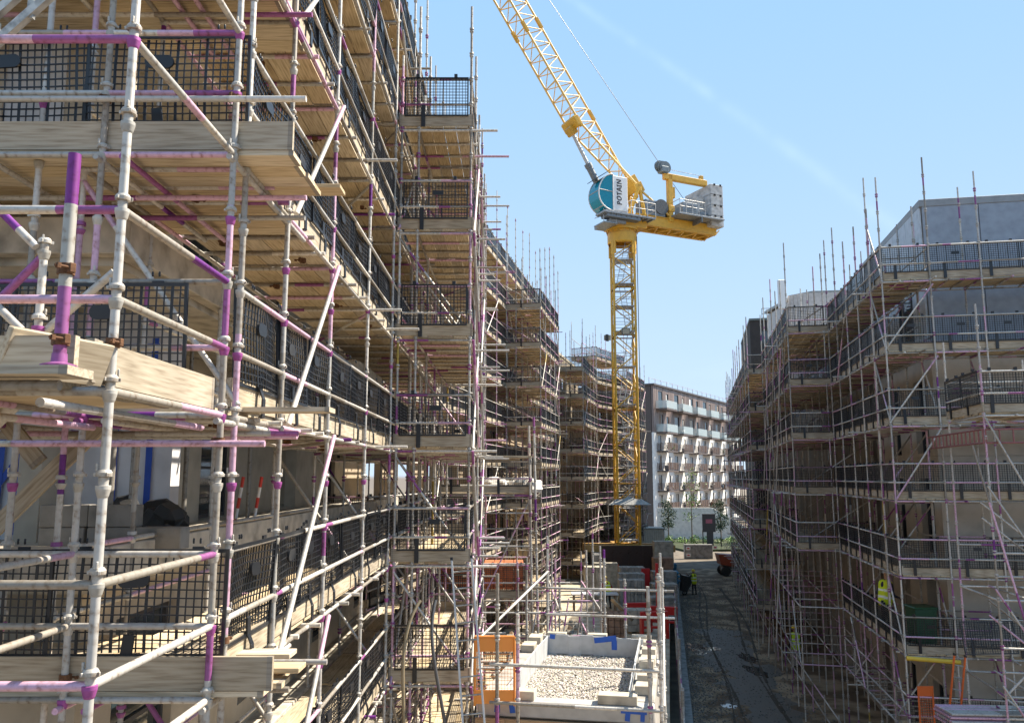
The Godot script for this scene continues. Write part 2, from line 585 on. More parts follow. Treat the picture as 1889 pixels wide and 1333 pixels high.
# A run of scaffold: standards at every s of S along dir, outer row at w = 0, inner row at w = -D (out points to the open side).
# o: base, offset, far (boards of a bay in one piece), near, closed (ends with their own guards), poke, tops, guard_from
func run(t: Node3D, O: Vector3, dir: Vector3, out: Vector3, S: Array, D: float, levels: Array, o := {}) -> void:
	var far: bool = o.get("far", false)
	var near: bool = o.get("near", false)
	var sides := 6 if far else 8
	var base: float = o.get("base", 0.05)
	var off: float = fposmod(levels[0], 0.5)
	var top: float = levels[-1]
	var P := func(s: float, w: float, y: float) -> Vector3: return Vector3(O.x, 0, O.z) + dir * s + out * w + UP * y
	var rows: Array = o.get("rows", [0.0, -D])
	for i in S.size():
		for w in rows:
			var q: Vector3 = P.call(S[i], w, 0.0)
			var extra: float = o.get("tops", 1.5) + (rng.randf_range(0.0, 1.5) if w == 0.0 else rng.randf_range(-0.4, 1.0))
			if o.get("no_start", false) and i == 0:
				continue
			standard(t, q.x, q.z, base, top + extra, off, near and i < 5 and w == 0.0, sides)
	var guards: Array = o.get("guards", levels)
	for li in levels.size():
		var y: float = levels[li]
		var open: bool = o.get("open", []).has(li)
		for i in S.size() - 1:
			var s0: float = S[i]
			var s1: float = S[i + 1]
			var L := s1 - s0
			var mid := (s0 + s1) * 0.5
			for w in rows:
				tube(t, "ledger", P.call(s0, w, y), P.call(s1, w, y), sides)
			if open and o.get("bare", false):
				continue
			tube(t, "guard_rail", P.call(s0, 0.0, y + 0.5), P.call(s1, 0.0, y + 0.5), sides)
			tube(t, "guard_rail", P.call(s0, 0.0, y + 1.0), P.call(s1, 0.0, y + 1.0), sides)
			var poke: float = o.get("poke", 0.1)
			for h in [0.5, 1.0]:
				if rng.randf() < 0.4:
					tube(t, "inner_rail", P.call(s0, rows[-1], y + h), P.call(s1, rows[-1], y + h), sides)
			if rng.randf() < 0.25:
				tube(t, "plan_brace", P.call(s0, 0.0, y - 0.06), P.call(s1, -D, y - 0.06), sides)
			if rng.randf() < 0.3:
				tube(t, "cross_brace", P.call(s0, 0.02, y + 0.1), P.call(s0, rows[-1], y + 1.9), sides)
			for f in ([0.5] if far else [0.36, 0.68]):
				var ex := rng.randf_range(0.05, 0.14)
				if rng.randf() < poke:
					ex = rng.randf_range(0.25, 0.75)
				tube(t, "transom", P.call(s0 + L * f, ex, y + 0.012), P.call(s0 + L * f, -D - rng.randf_range(0.03, 0.2), y + 0.012), sides)
			if open:
				continue
			var n := int((D - 0.06) / 0.235)
			if far:
				var b := Basis(dir, UP, dir.cross(UP))
				var sgn := 1.0 if b.z.dot(out) > 0.0 else -1.0
				var q: Vector3 = P.call(mid, -0.06, y + 0.058)
				if sgn < 0.0:
					b = Basis(-dir, UP, (-dir).cross(UP))
				part(t, "deck", deck_mesh(snappedf(L, 0.05), n, rng.randi() % 4), M["wood%d" % (rng.randi() % 4)], Transform3D(b, q - t.position))
			else:
				for k in n:
					board(t, "board", P.call(mid + rng.randf_range(-0.03, 0.03), -0.17 - k * 0.235, y + 0.058 + rng.randf_range(0.0, 0.008)), dir, out, L - 0.012)
			if rng.randf() < o.get("toe", 1.0):
				board(t, "toe_board", P.call(mid, -0.055 + rng.randf_range(-0.006, 0.006), y + 0.195 + rng.randf_range(-0.01, 0.012)), dir, UP, L + rng.randf_range(-0.02, 0.1), 0.225, 0.036, true)
			if guards.has(y):
				var m := 2 if L > 1.6 else 1
				for k in m:
					guard(t, P.call(s0 + L * (k + 0.5) / m, -0.024, y + 0.27), dir, out, L / m - 0.02, near)
		for i in S.size():
			if o.get("no_start", false) and i == 0:
				continue
			tube(t, "transom", P.call(S[i], 0.0 if rng.randf() > o.get("poke", 0.1) else 0.5, y), P.call(S[i], rows[-1], y), sides)
		for e in ([] if open else o.get("closed", [])):
			var s: float = S[0] if e == 0 else S[-1]
			var away := -dir if e == 0 else dir
			for h in [0.5, 1.0]:
				tube(t, "guard_rail", P.call(s, 0.0, y + h) + away * 0.03, P.call(s, -D, y + h) + away * 0.03, sides)
			board(t, "toe_board", P.call(s, -D * 0.5, y + 0.195) + away * 0.01, out, UP, D + 0.1, 0.225, 0.036, true)
			if guards.has(y):
				var m := 2 if D > 1.7 else 1
				for k in m:
					guard(t, P.call(s, -D * (k + 0.5) / m, y + 0.27) + away * 0.04, out, away, D / m - 0.08, near)
	# face bracing, one zigzag every few bays
	for i in range(o.get("brace_from", 0), S.size() - 1, o.get("brace_every", 3)):
		var flip := rng.randf() < 0.5
		for li in levels.size() - 1:
			var a: Vector3 = P.call(S[i] if (li % 2 == 0) == flip else S[i + 1], 0.07, levels[li] + 0.05)
			var b: Vector3 = P.call(S[i + 1] if (li % 2 == 0) == flip else S[i], 0.07, levels[li + 1] - 0.05)
			if rng.randf() < o.get("brace", 0.6):
				tube(t, "brace", a, b, sides)


func steps(from: float, to: float, by: float) -> Array:
	var a := []
	var y := from
	while y < to + 0.01:
		a.append(y)
		y += by
	return a


# ---------------------------------------------------------------- walls with openings
# Wall panel in its own axes: x along, y up, z = 0 outer face; holes are Rect2 (x, y from the wall's foot)
func wall_mesh(L: float, H: float, thick: float, holes: Array, col: Color) -> ArrayMesh:
	var b := MB.new()
	var xs := [0.0, L]
	var ys := [0.0, H]
	for h in holes:
		xs.append_array([h.position.x, h.end.x])
		ys.append_array([h.position.y, h.end.y])
	xs.sort()
	ys.sort()
	var solid := func(i: int, j: int) -> bool:
		if i < 0 or j < 0 or i >= xs.size() - 1 or j >= ys.size() - 1:
			return false
		var p := Vector2((xs[i] + xs[i + 1]) * 0.5, (ys[j] + ys[j + 1]) * 0.5)
		for h in holes:
			if h.has_point(p):
				return false
		return true
	for i in xs.size() - 1:
		for j in ys.size() - 1:
			if xs[i + 1] - xs[i] < 1e-4 or ys[j + 1] - ys[j] < 1e-4 or not solid.call(i, j):
				continue
			var x0: float = xs[i]
			var x1: float = xs[i + 1]
			var y0: float = ys[j]
			var y1: float = ys[j + 1]
			b.quad(Vector3(x0, y0, 0), Vector3(x1, y0, 0), Vector3(x1, y1, 0), Vector3(x0, y1, 0), Vector3.BACK, col)
			b.quad(Vector3(x0, y0, -thick), Vector3(x1, y0, -thick), Vector3(x1, y1, -thick), Vector3(x0, y1, -thick), Vector3.FORWARD, col)
			for e in [[-1, 0, x0], [1, 0, x1]]:
				var i2: int = i + e[0]
				while i2 >= 0 and i2 < xs.size() - 1 and xs[i2 + 1] - xs[i2] < 1e-4:
					i2 += e[0]
				if not solid.call(i2, j):
					b.quad(Vector3(e[2], y0, 0), Vector3(e[2], y1, 0), Vector3(e[2], y1, -thick), Vector3(e[2], y0, -thick), Vector3(e[0], 0, 0), col)
			for e in [[-1, y0], [1, y1]]:
				var j2: int = j + e[0]
				while j2 >= 0 and j2 < ys.size() - 1 and ys[j2 + 1] - ys[j2] < 1e-4:
					j2 += e[0]
				if not solid.call(i, j2):
					b.quad(Vector3(x0, e[1], 0), Vector3(x1, e[1], 0), Vector3(x1, e[1], -thick), Vector3(x0, e[1], -thick), Vector3(0, e[0], 0), col)
	return b.done()


func window_unit(w: float, h: float, frame: Color, split := true) -> Array:
	var key := "win %.2f %.2f %s %s" % [w, h, frame, split]
	if not cache.has(key):
		var f := MB.new()
		var t := 0.06
		for s in [-1.0, 1.0]:
			f.box(Vector3(s * (w - t) * 0.5, 0, 0), Vector3(t, h, 0.07), frame)
			f.box(Vector3(0, s * (h - t) * 0.5, 0), Vector3(w - t * 2.0, t, 0.07), frame)
		if split:
			f.box(Vector3(0, -h * 0.12, 0), Vector3(w - t * 2.0, t * 0.8, 0.06), frame)
		var g := MB.new()
		g.box(Vector3(0, 0, -0.01), Vector3(w - t * 2.0, h - t * 2.0, 0.012), Color.WHITE)
		cache[key] = [f.done(), g.done()]
	return cache[key]


func window(parent: Node3D, xf: Transform3D, w: float, h: float, frame: Color, split := true, lived_in := false) -> void:
	var u := window_unit(snappedf(w, 0.1), snappedf(h, 0.1), frame, split)
	var f := part(parent, "window", u[0], M.plain, xf)
	part(f, "pane", u[1], M.window)
	if lived_in and rng.randf() < 0.55:
		var cw := snappedf((w - 0.16) * rng.randf_range(0.25, 0.9), 0.1)
		part(f, "curtain", solid_box(Vector3(cw, snappedf(h - 0.2, 0.1), 0.006), [Color(0.5, 0.48, 0.44), Color(0.35, 0.33, 0.3), Color(0.25, 0.2, 0.17), Color(0.6, 0.6, 0.6)][rng.randi() % 4]), M.cloth, Transform3D(Basis.IDENTITY, Vector3((w - 0.16 - cw) * (0.5 if rng.randf() < 0.5 else -0.5), 0, 0.002)))


func wall_frame(O: Vector3, dir: Vector3, out: Vector3) -> Transform3D:
	return Transform3D(Basis(dir, UP, dir.cross(UP)), O)


func solid_box(size: Vector3, col: Color, bevel := 0.0) -> ArrayMesh:
	var key := "box %s %s %.3f" % [size, col, bevel]
	if not cache.has(key):
		var b := MB.new()
		b.box(Vector3.ZERO, size, col, bevel)
		cache[key] = b.done()
	return cache[key]


# ---------------------------------------------------------------- people
func capsule(p: Vector3, k: Array) -> float:
	var a: Vector3 = k[0]
	var ab: Vector3 = k[1] - a
	var t := clampf((p - a).dot(ab) / maxf(ab.length_squared(), 1e-8), 0.0, 1.0)
	return p.distance_to(a + ab * t) - lerpf(k[2], k[3], t)


# one smooth skin over tapered bones [from, to, r0, r1, colour]: surface nets
func skin(bones: Array, cell: float, blend: float) -> MB:
	var lo := Vector3.INF
	var hi := -Vector3.INF
	for k in bones:
		for e in [0, 1]:
			lo = lo.min(k[e] - Vector3.ONE * (k[2 + e] + cell * 2.0))
			hi = hi.max(k[e] + Vector3.ONE * (k[2 + e] + cell * 2.0))
	var d := Vector3i(((hi - lo) / cell).ceil()) + Vector3i.ONE
	var f := PackedFloat32Array()
	f.resize(d.x * d.y * d.z)
	f.fill(1.0)
	for k in bones:
		var a: Vector3 = k[0]
		var e: Vector3 = k[1]
		var r: float = maxf(k[2], k[3]) + cell * 2.0 + blend
		var i0 := Vector3i(((a.min(e) - Vector3.ONE * r - lo) / cell).floor()).clamp(Vector3i.ZERO, d - Vector3i.ONE)
		var i1 := Vector3i(((a.max(e) + Vector3.ONE * r - lo) / cell).ceil()).clamp(Vector3i.ZERO, d - Vector3i.ONE)
		for z in range(i0.z, i1.z + 1):
			for y in range(i0.y, i1.y + 1):
				for x in range(i0.x, i1.x + 1):
					var at := x + d.x * (y + d.y * z)
					var v := capsule(lo + Vector3(x, y, z) * cell, k)
					var h := maxf(blend - absf(f[at] - v), 0.0) / blend
					f[at] = minf(f[at], v) - h * h * blend * 0.25
	var b := MB.new()
	var spot := {}
	var shade := {}
	for z in d.z - 1:
		for y in d.y - 1:
			for x in d.x - 1:
				var s := Vector3.ZERO
				var m := 0
				var at := x + d.x * (y + d.y * z)
				var corner := [f[at], f[at + 1], f[at + d.x], f[at + d.x + 1], f[at + d.x * d.y], f[at + d.x * d.y + 1], f[at + d.x * d.y + d.x], f[at + d.x * d.y + d.x + 1]]
				var inside := 0
				for q in 8:
					if corner[q] < 0.0:
						inside += 1
				if inside == 0 or inside == 8:
					continue
				for q in 8:
					for bit in [1, 2, 4]:
						if q & bit:
							continue
						var w: int = q | bit
						if (corner[q] < 0.0) != (corner[w] < 0.0):
							var t: float = corner[q] / (corner[q] - corner[w])
							var pa := Vector3(q & 1, (q >> 1) & 1, (q >> 2) & 1)
							var pb := Vector3(w & 1, (w >> 1) & 1, (w >> 2) & 1)
							s += pa.lerp(pb, t)
							m += 1
				var p := lo + (Vector3(x, y, z) + s / m) * cell
				spot[at] = p
				var nearest := 1e9
				for k in bones:
					var v := capsule(p, k)
					if v < nearest:
						nearest = v
						shade[at] = k[4]
	for at in spot:
		var x: int = at % d.x
		var y: int = (at / d.x) % d.y
		var z: int = at / (d.x * d.y)
		for e in [[1, d.x, d.x * d.y, y, z], [d.x, d.x * d.y, 1, z, x], [d.x * d.y, 1, d.x, x, y]]:
			if e[3] == 0 or e[4] == 0:
				continue
			var other: int = at + e[0]
			if other >= f.size() or (f[at] < 0.0) == (f[other] < 0.0):
				continue
			var q := [at, at - e[1], at - e[1] - e[2], at - e[2]]
			if not (spot.has(q[1]) and spot.has(q[2]) and spot.has(q[3])):
				continue
			var nn: Vector3 = (spot[q[2]] - spot[q[0]]).cross(spot[q[3]] - spot[q[1]]).normalized()
			var g := Vector3(1 if e[0] == 1 else 0, 1 if e[0] == d.x else 0, 1 if e[0] == d.x * d.y else 0) * (1.0 if f[at] < 0.0 else -1.0)
			if nn.dot(g) < 0.0:
				nn = -nn
			for tr in [[0, 1, 2], [0, 2, 3]]:
				b.tri(spot[q[tr[0]]], spot[q[tr[1]]], spot[q[tr[2]]], nn, nn, nn, shade[q[tr[0]]], shade[q[tr[1]]], shade[q[tr[2]]])
	return b


# pose: hip, chest, neck, head, hands [left, right], feet [left, right]; the figure faces -z of its own node
func person(label: String, at: Vector3, turn: float, J: Dictionary, top: Color, legs: Color, vest: Color, hat: Color) -> void:
	var t := thing("person", label, "person", at, "", turn)
	var skin_c := Color(0.38, 0.22, 0.14)
	var boot := Color(0.06, 0.045, 0.03)
	var hip: Vector3 = J.hip
	var chest: Vector3 = J.chest
	var head: Vector3 = J.head
	var neck := chest.lerp(head, 0.55)
	var b := []
	var side: Vector3 = J.get("side", Vector3.RIGHT)
	b.append([hip - side * 0.07, hip + side * 0.07, 0.115, 0.115, legs])
	b.append([hip + (chest - hip) * 0.3, chest, 0.135, 0.15, top])
	b.append([chest - side * 0.12, chest + side * 0.12, 0.1, 0.1, top])
	b.append([chest, neck, 0.07, 0.055, skin_c])
	b.append([head - (head - neck).normalized() * 0.03, head + (head - neck).normalized() * 0.035, 0.085, 0.095, skin_c])
	var ahead: Vector3 = J.get("look", Vector3.FORWARD)
	b.append([head + ahead * 0.085, head + ahead * 0.11 + Vector3.DOWN * 0.015, 0.014, 0.018, skin_c])
	for k in 2:
		var s := side * (-1.0 if k == 0 else 1.0)
		var sh: Vector3 = chest + s * 0.19 + Vector3.UP * 0.03
		var hand: Vector3 = J.hands[k]
		var el: Vector3 = J.elbows[k] if J.has("elbows") else sh.lerp(hand, 0.5) + s * 0.05
		b.append([sh, el, 0.06, 0.047, J.get("sleeve", top)])
		b.append([el, hand, 0.045, 0.032, J.get("sleeve", skin_c)])
		b.append([head + s * 0.088, head + s * 0.095, 0.02, 0.02, skin_c])
		var fo: Vector3 = J.feet[k]
		var kn: Vector3 = J.knees[k] if J.has("knees") else (hip + s * 0.09).lerp(fo, 0.48) + ahead * 0.03
		b.append([hip + s * 0.085, kn, 0.088, 0.062, legs])
		b.append([kn, fo + Vector3.UP * 0.1, 0.06, 0.045, legs])
		b.append([fo + Vector3.UP * 0.045 - ahead * 0.04, fo + Vector3.UP * 0.038 + ahead * 0.15, 0.045, 0.036, boot])
	var m := skin(b, 0.03, 0.05)
	for k in 2:
		var s := side * (-1.0 if k == 0 else 1.0)
		var hand: Vector3 = J.hands[k]
		var el: Vector3 = J.elbows[k] if J.has("elbows") else hand + Vector3.UP * 0.2
		var d := (hand - el).normalized()
		var across := d.cross(s).normalized()
		m.sweep([[hand - d * 0.02, 0.028, skin_c], [hand + d * 0.04, 0.036, skin_c], [hand + d * 0.085, 0.03, skin_c]], 8)
		for i in 4:
			var root := hand + d * 0.08 + across * (i - 1.5) * 0.02
			var bend: Vector3 = root + d * float([0.035, 0.042, 0.04, 0.03][i])
			m.bar(root, bend, 0.009, skin_c, 5)
			m.bar(bend, bend + (d * 0.4 - s).normalized() * 0.035, 0.0085, skin_c, 5, 0.007)
		m.bar(hand + d * 0.02 - across * 0.03, hand + d * 0.05 - across * 0.06 - s * 0.02, 0.011, skin_c, 5, 0.009)
	part(t, "body", m.done(), M.cloth)
	var v := []
	for i in 6:
		var u := -0.12 + i * 0.235
		v.append([hip.lerp(chest, u) - side * 0.045, hip.lerp(chest, u) + side * 0.045, 0.165, 0.165, vest] if i < 4 else [hip.lerp(chest, u) - side * 0.09, hip.lerp(chest, u) + side * 0.09, 0.135, 0.135, vest])
	var ve := skin(v, 0.03, 0.05)
	for i in ve.v.size():
		var u := (ve.v[i] - hip).dot(chest - hip) / (chest - hip).length_squared()
		if (u > 0.12 and u < 0.26) or (u > 0.6 and u < 0.74):
			ve.c[i] = Color(0.72, 0.72, 0.68)
	part(t, "safety_vest", ve.done(), M.cloth)
	var h := MB.new()
	var hy := (head - neck).normalized()
	h.xf = Transform3D(Basis(side, hy, side.cross(hy)), head + hy * 0.045)
	h.lathe([[0.13, 0.0], [0.128, 0.03], [0.115, 0.075], [0.085, 0.115], [0.04, 0.138], [0.0, 0.143]], 16, hat)
	h.lathe([[0.0, 0.005], [0.13, 0.0], [0.15, -0.006], [0.148, 0.004], [0.128, 0.02]], 16, hat)
	h.box(Vector3(0, 0.004, -0.15), Vector3(0.16, 0.012, 0.08), hat, 0.004)
	part(t, "hard_hat", h.done(), M.plastic)


# ---------------------------------------------------------------- the scene
const A11 := 0.1915          # the street turns 11 degrees away from the camera's own direction
var U := Vector3(sin(A11), 0, -cos(A11))
var V := Vector3(cos(A11), 0, sin(A11))


func _ready() -> void:
	rng.seed = 20240611
	materials()
	camera_and_light()
	ground()
	left_building()
	left_far_buildings()
	right_building()
	white_apartments()
	far_blocks()
	left_scaffold()
	left_far_scaffold()
	right_scaffold()
	crane()
	roof_box()
	yard()
	street()
	people()


func camera_and_light() -> void:
	var cam := Camera3D.new()
	cam.name = "camera"
	cam.fov = rad_to_deg(2.0 * atan(666.5 / 1520.0))
	cam.far = 2000.0
	cam.near = 0.1
	cam.position = Vector3(0, CAM_Y, 0)
	cam.rotation.x = atan(0.14)
	add_child(cam)
	var sun := DirectionalLight3D.new()
	sun.name = "sun"
	var el := deg_to_rad(50.0)
	var az := deg_to_rad(22.0)
	var from := Vector3(cos(az) * cos(el), sin(el), -sin(az) * cos(el))
	sun.look_at_from_position(from * 50.0, Vector3.ZERO, UP)
	sun.light_energy = 1.6
	sun.light_color = Color(1.0, 0.955, 0.88)
	sun.light_angular_distance = 0.5
	sun.shadow_enabled = true
	add_child(sun)
	var e := Environment.new()
	e.background_mode = Environment.BG_SKY
	var sk := ProceduralSkyMaterial.new()
	sk.sky_top_color = Color(0.585, 0.78, 0.97)
	sk.sky_horizon_color = Color(0.83, 0.915, 1.0)
	sk.sky_curve = 0.24
	sk.sky_energy_multiplier = 0.7
	sk.ground_bottom_color = Color(0.5, 0.47, 0.44)
	sk.ground_horizon_color = Color(0.7, 0.74, 0.78)
	sk.sky_cover = contrail()
	sk.sky_cover_modulate = Color(0.36, 0.36, 0.36, 1)
	var sky := Sky.new()
	sky.sky_material = sk
	e.sky = sky
	e.tonemap_mode = Environment.TONE_MAPPER_LINEAR
	e.tonemap_exposure = 2.5
	e.sdfgi_enabled = true
	e.ssao_enabled = true
	e.ssil_enabled = true
	var w := WorldEnvironment.new()
	w.name = "world_environment"
	w.environment = e
	add_child(w)


# the faint vapour trail of an aircraft and some thin haze low down
func contrail() -> ImageTexture:
	var W := 2048
	var H := 1024
	var im := Image.create(W, H, false, Image.FORMAT_RGBA8)
	im.fill(Color(1, 1, 1, 0))
	var n := FastNoiseLite.new()
	n.seed = 4
	n.frequency = 1.6
	n.fractal_octaves = 4
	var a := Vector3(0.062, 0.529, -0.846).normalized()
	var b := Vector3(0.398, 0.287, -0.871).normalized()
	var pole := a.cross(b).normalized()
	for y in range(180, 512):
		for x in W:
			if x > 330 and x < 1900:
				continue
			var th := PI * (y + 0.5) / H
			var ph := TAU * (x + 0.5) / W
			var d := Vector3(sin(ph) * sin(th), cos(th), -cos(ph) * sin(th))
			var off := d.dot(pole) + n.get_noise_3dv(d * 2.0) * 0.004
			var width := 0.003 + 0.0045 * clampf((d.x + 0.1) * 2.0, 0.0, 1.0)
			var al := exp(-off * off / (width * width)) * (0.6 + 0.8 * n.get_noise_3dv(d * 14.0)) * 0.42
			var low := exp(-pow((d.y - 0.10) / 0.05, 2.0)) * clampf(n.get_noise_3dv(d * Vector3(2.0, 9.0, 2.0)) * 1.2, 0.0, 1.0) * 0.25
			im.set_pixel(x, y, Color(1, 1, 1, clampf(al + low, 0.0, 0.6)))
	return ImageTexture.create_from_image(im)


func flat(poly: Array, y0: float, y1: float, col: Color) -> ArrayMesh:
	var b := MB.new()
	var p := PackedVector2Array()
	for q in poly:
		p.append(Vector2(q[0], -q[1]))
	b.xf = Transform3D(Basis(Vector3.RIGHT, Vector3.FORWARD, UP), Vector3.ZERO)
	b.prism(p, y0, y1, col)
	return b.done()


func blot(rx: float, rz: float, sd: int) -> ArrayMesh:
	var b := MB.new()
	var keep := rng.state
	rng.seed = sd
	var p := PackedVector2Array()
	for i in 22:
		var a := TAU * i / 22.0
		var r := 1.0 + rng.randf_range(-0.32, 0.32)
		p.append(Vector2(cos(a) * rx * r, sin(a) * rz * r))
	rng.state = keep
	b.xf = Transform3D(Basis(Vector3.RIGHT, Vector3.FORWARD, UP), Vector3.ZERO)
	b.prism(p, 0.0, 0.003, Color.WHITE)
	return b.done()


func ground() -> void:
	var g := MB.new()
	g.box(Vector3(0, -0.25, -150), Vector3(900, 0.5, 900), Color(0.55, 0.55, 0.55))
	structure("ground", g.done(), M.ground)
	structure("road", flat([[1.8, -7.0], [6.45, -30.6], [15.6, -80.0], [27.5, -80.0], [14.5, -30.6], [10.5, -7.0]], 0.002, 0.006, Color(0.95, 0.82, 0.66)), M.road)
	structure("kerb", flat([[1.5, -7.0], [6.1, -30.6], [15.2, -80.0], [15.5, -80.0], [6.4, -30.6], [1.8, -7.0]], 0.0, 0.14, Color(0.33, 0.33, 0.32)), M.concrete)
	structure("yard_ground", flat([[-14.0, -2.0], [-14.0, -96.0], [15.0, -96.0], [15.0, -80.0], [5.6, -30.6], [1.2, -7.0], [1.0, -2.0]], -0.2, 1.2, Color(0.86, 0.84, 0.8)), M.sand)
	var spots := [[9.29, -43.69, 0.5, 0.9], [10.0, -43.2, 0.6, 0.5], [9.3, -42.2, 0.35, 0.4], [11.31, -41.2, 0.35, 1.2], [10.9, -38.4, 0.4, 1.1], [8.25, -32.7, 0.3, 0.3]]
	var p := []
	for k in spots.size():
		var s: Array = spots[k]
		var q := structure("puddle", blot(s[2], s[3], 50 + k), M.puddle, Transform3D(Basis.IDENTITY, Vector3(s[0], 0.008, s[1])))
	for k in 9:
		var z := -29.0 - k * 2.3
		var x := 6.45 + (-30.6 - z) * 0.186
		structure("mud", blot(rng.randf_range(0.8, 1.5), rng.randf_range(1.4, 2.6), 80 + k), mat(Color(0.085, 0.068, 0.05), 0.6, 0.0, null, Vector3.ONE), Transform3D(Basis(UP, -0.18), Vector3(x + rng.randf_range(1.6, 3.8), 0.0065 + 0.0002 * k, z)))
	for k in 4:
		var rut := MB.new()
		for i in 26:
			var z := -28.0 - i * 1.5
			var x: float = 6.45 + (-30.6 - z) * 0.186 + [1.3, 1.55, 3.2, 3.5][k] + 0.25 * sin(i * 0.31 + k)
			rut.box(Vector3(x, 0.012, z), Vector3(0.1 + 0.05 * sin(i * 1.7 + k), 0.02 + 0.012 * sin(i * 2.3), 1.5), Color(0.22, 0.2, 0.17), 0.008, Basis(UP, -0.18 - 0.05 * cos(i * 0.31 + k)))
		structure("tyre_ridge", rut.done(), M.ground)
	# loose stones of the road
	var st := MB.new()
	st.lathe([[0.0, -0.5], [0.8, -0.3], [1.0, 0.1], [0.55, 0.5], [0.0, 0.6]], 6, Color.WHITE)
	var mm := MultiMesh.new()
	mm.transform_format = MultiMesh.TRANSFORM_3D
	mm.use_colors = true
	mm.mesh = st.done()
	mm.instance_count = 12000
	for i in mm.instance_count:
		var u := pow(rng.randf(), 0.7)
		var z := -26.0 - 46.0 * rng.randf()
		var left := 6.45 + (-30.6 - z) * 0.186
		var w := 5.0
		var x := left + (rng.randf() * rng.randf() * 2.2 if rng.randf() < 0.5 else rng.randf() * w)
		var r := rng.randf_range(0.012, 0.045)
		mm.set_instance_transform(i, Transform3D(Basis(Vector3(rng.randf(), 1, rng.randf()).normalized(), rng.randf() * TAU).scaled(Vector3(r, r * 0.7, r * 1.2)), Vector3(x, 0.006 + r * 0.3, z)))
		var c := rng.randf_range(0.07, 0.2)
		mm.set_instance_color(i, Color(c, c * 0.9, c * 0.78))
	var mi := MultiMeshInstance3D.new()
	mi.multimesh = mm
	mi.material_override = M.stone
	put_in(mi, self, "gravel")
	tag(mi, "loose grey stones strewn over the muddy site road", "gravel")
	mi.set_meta("kind", "stuff")


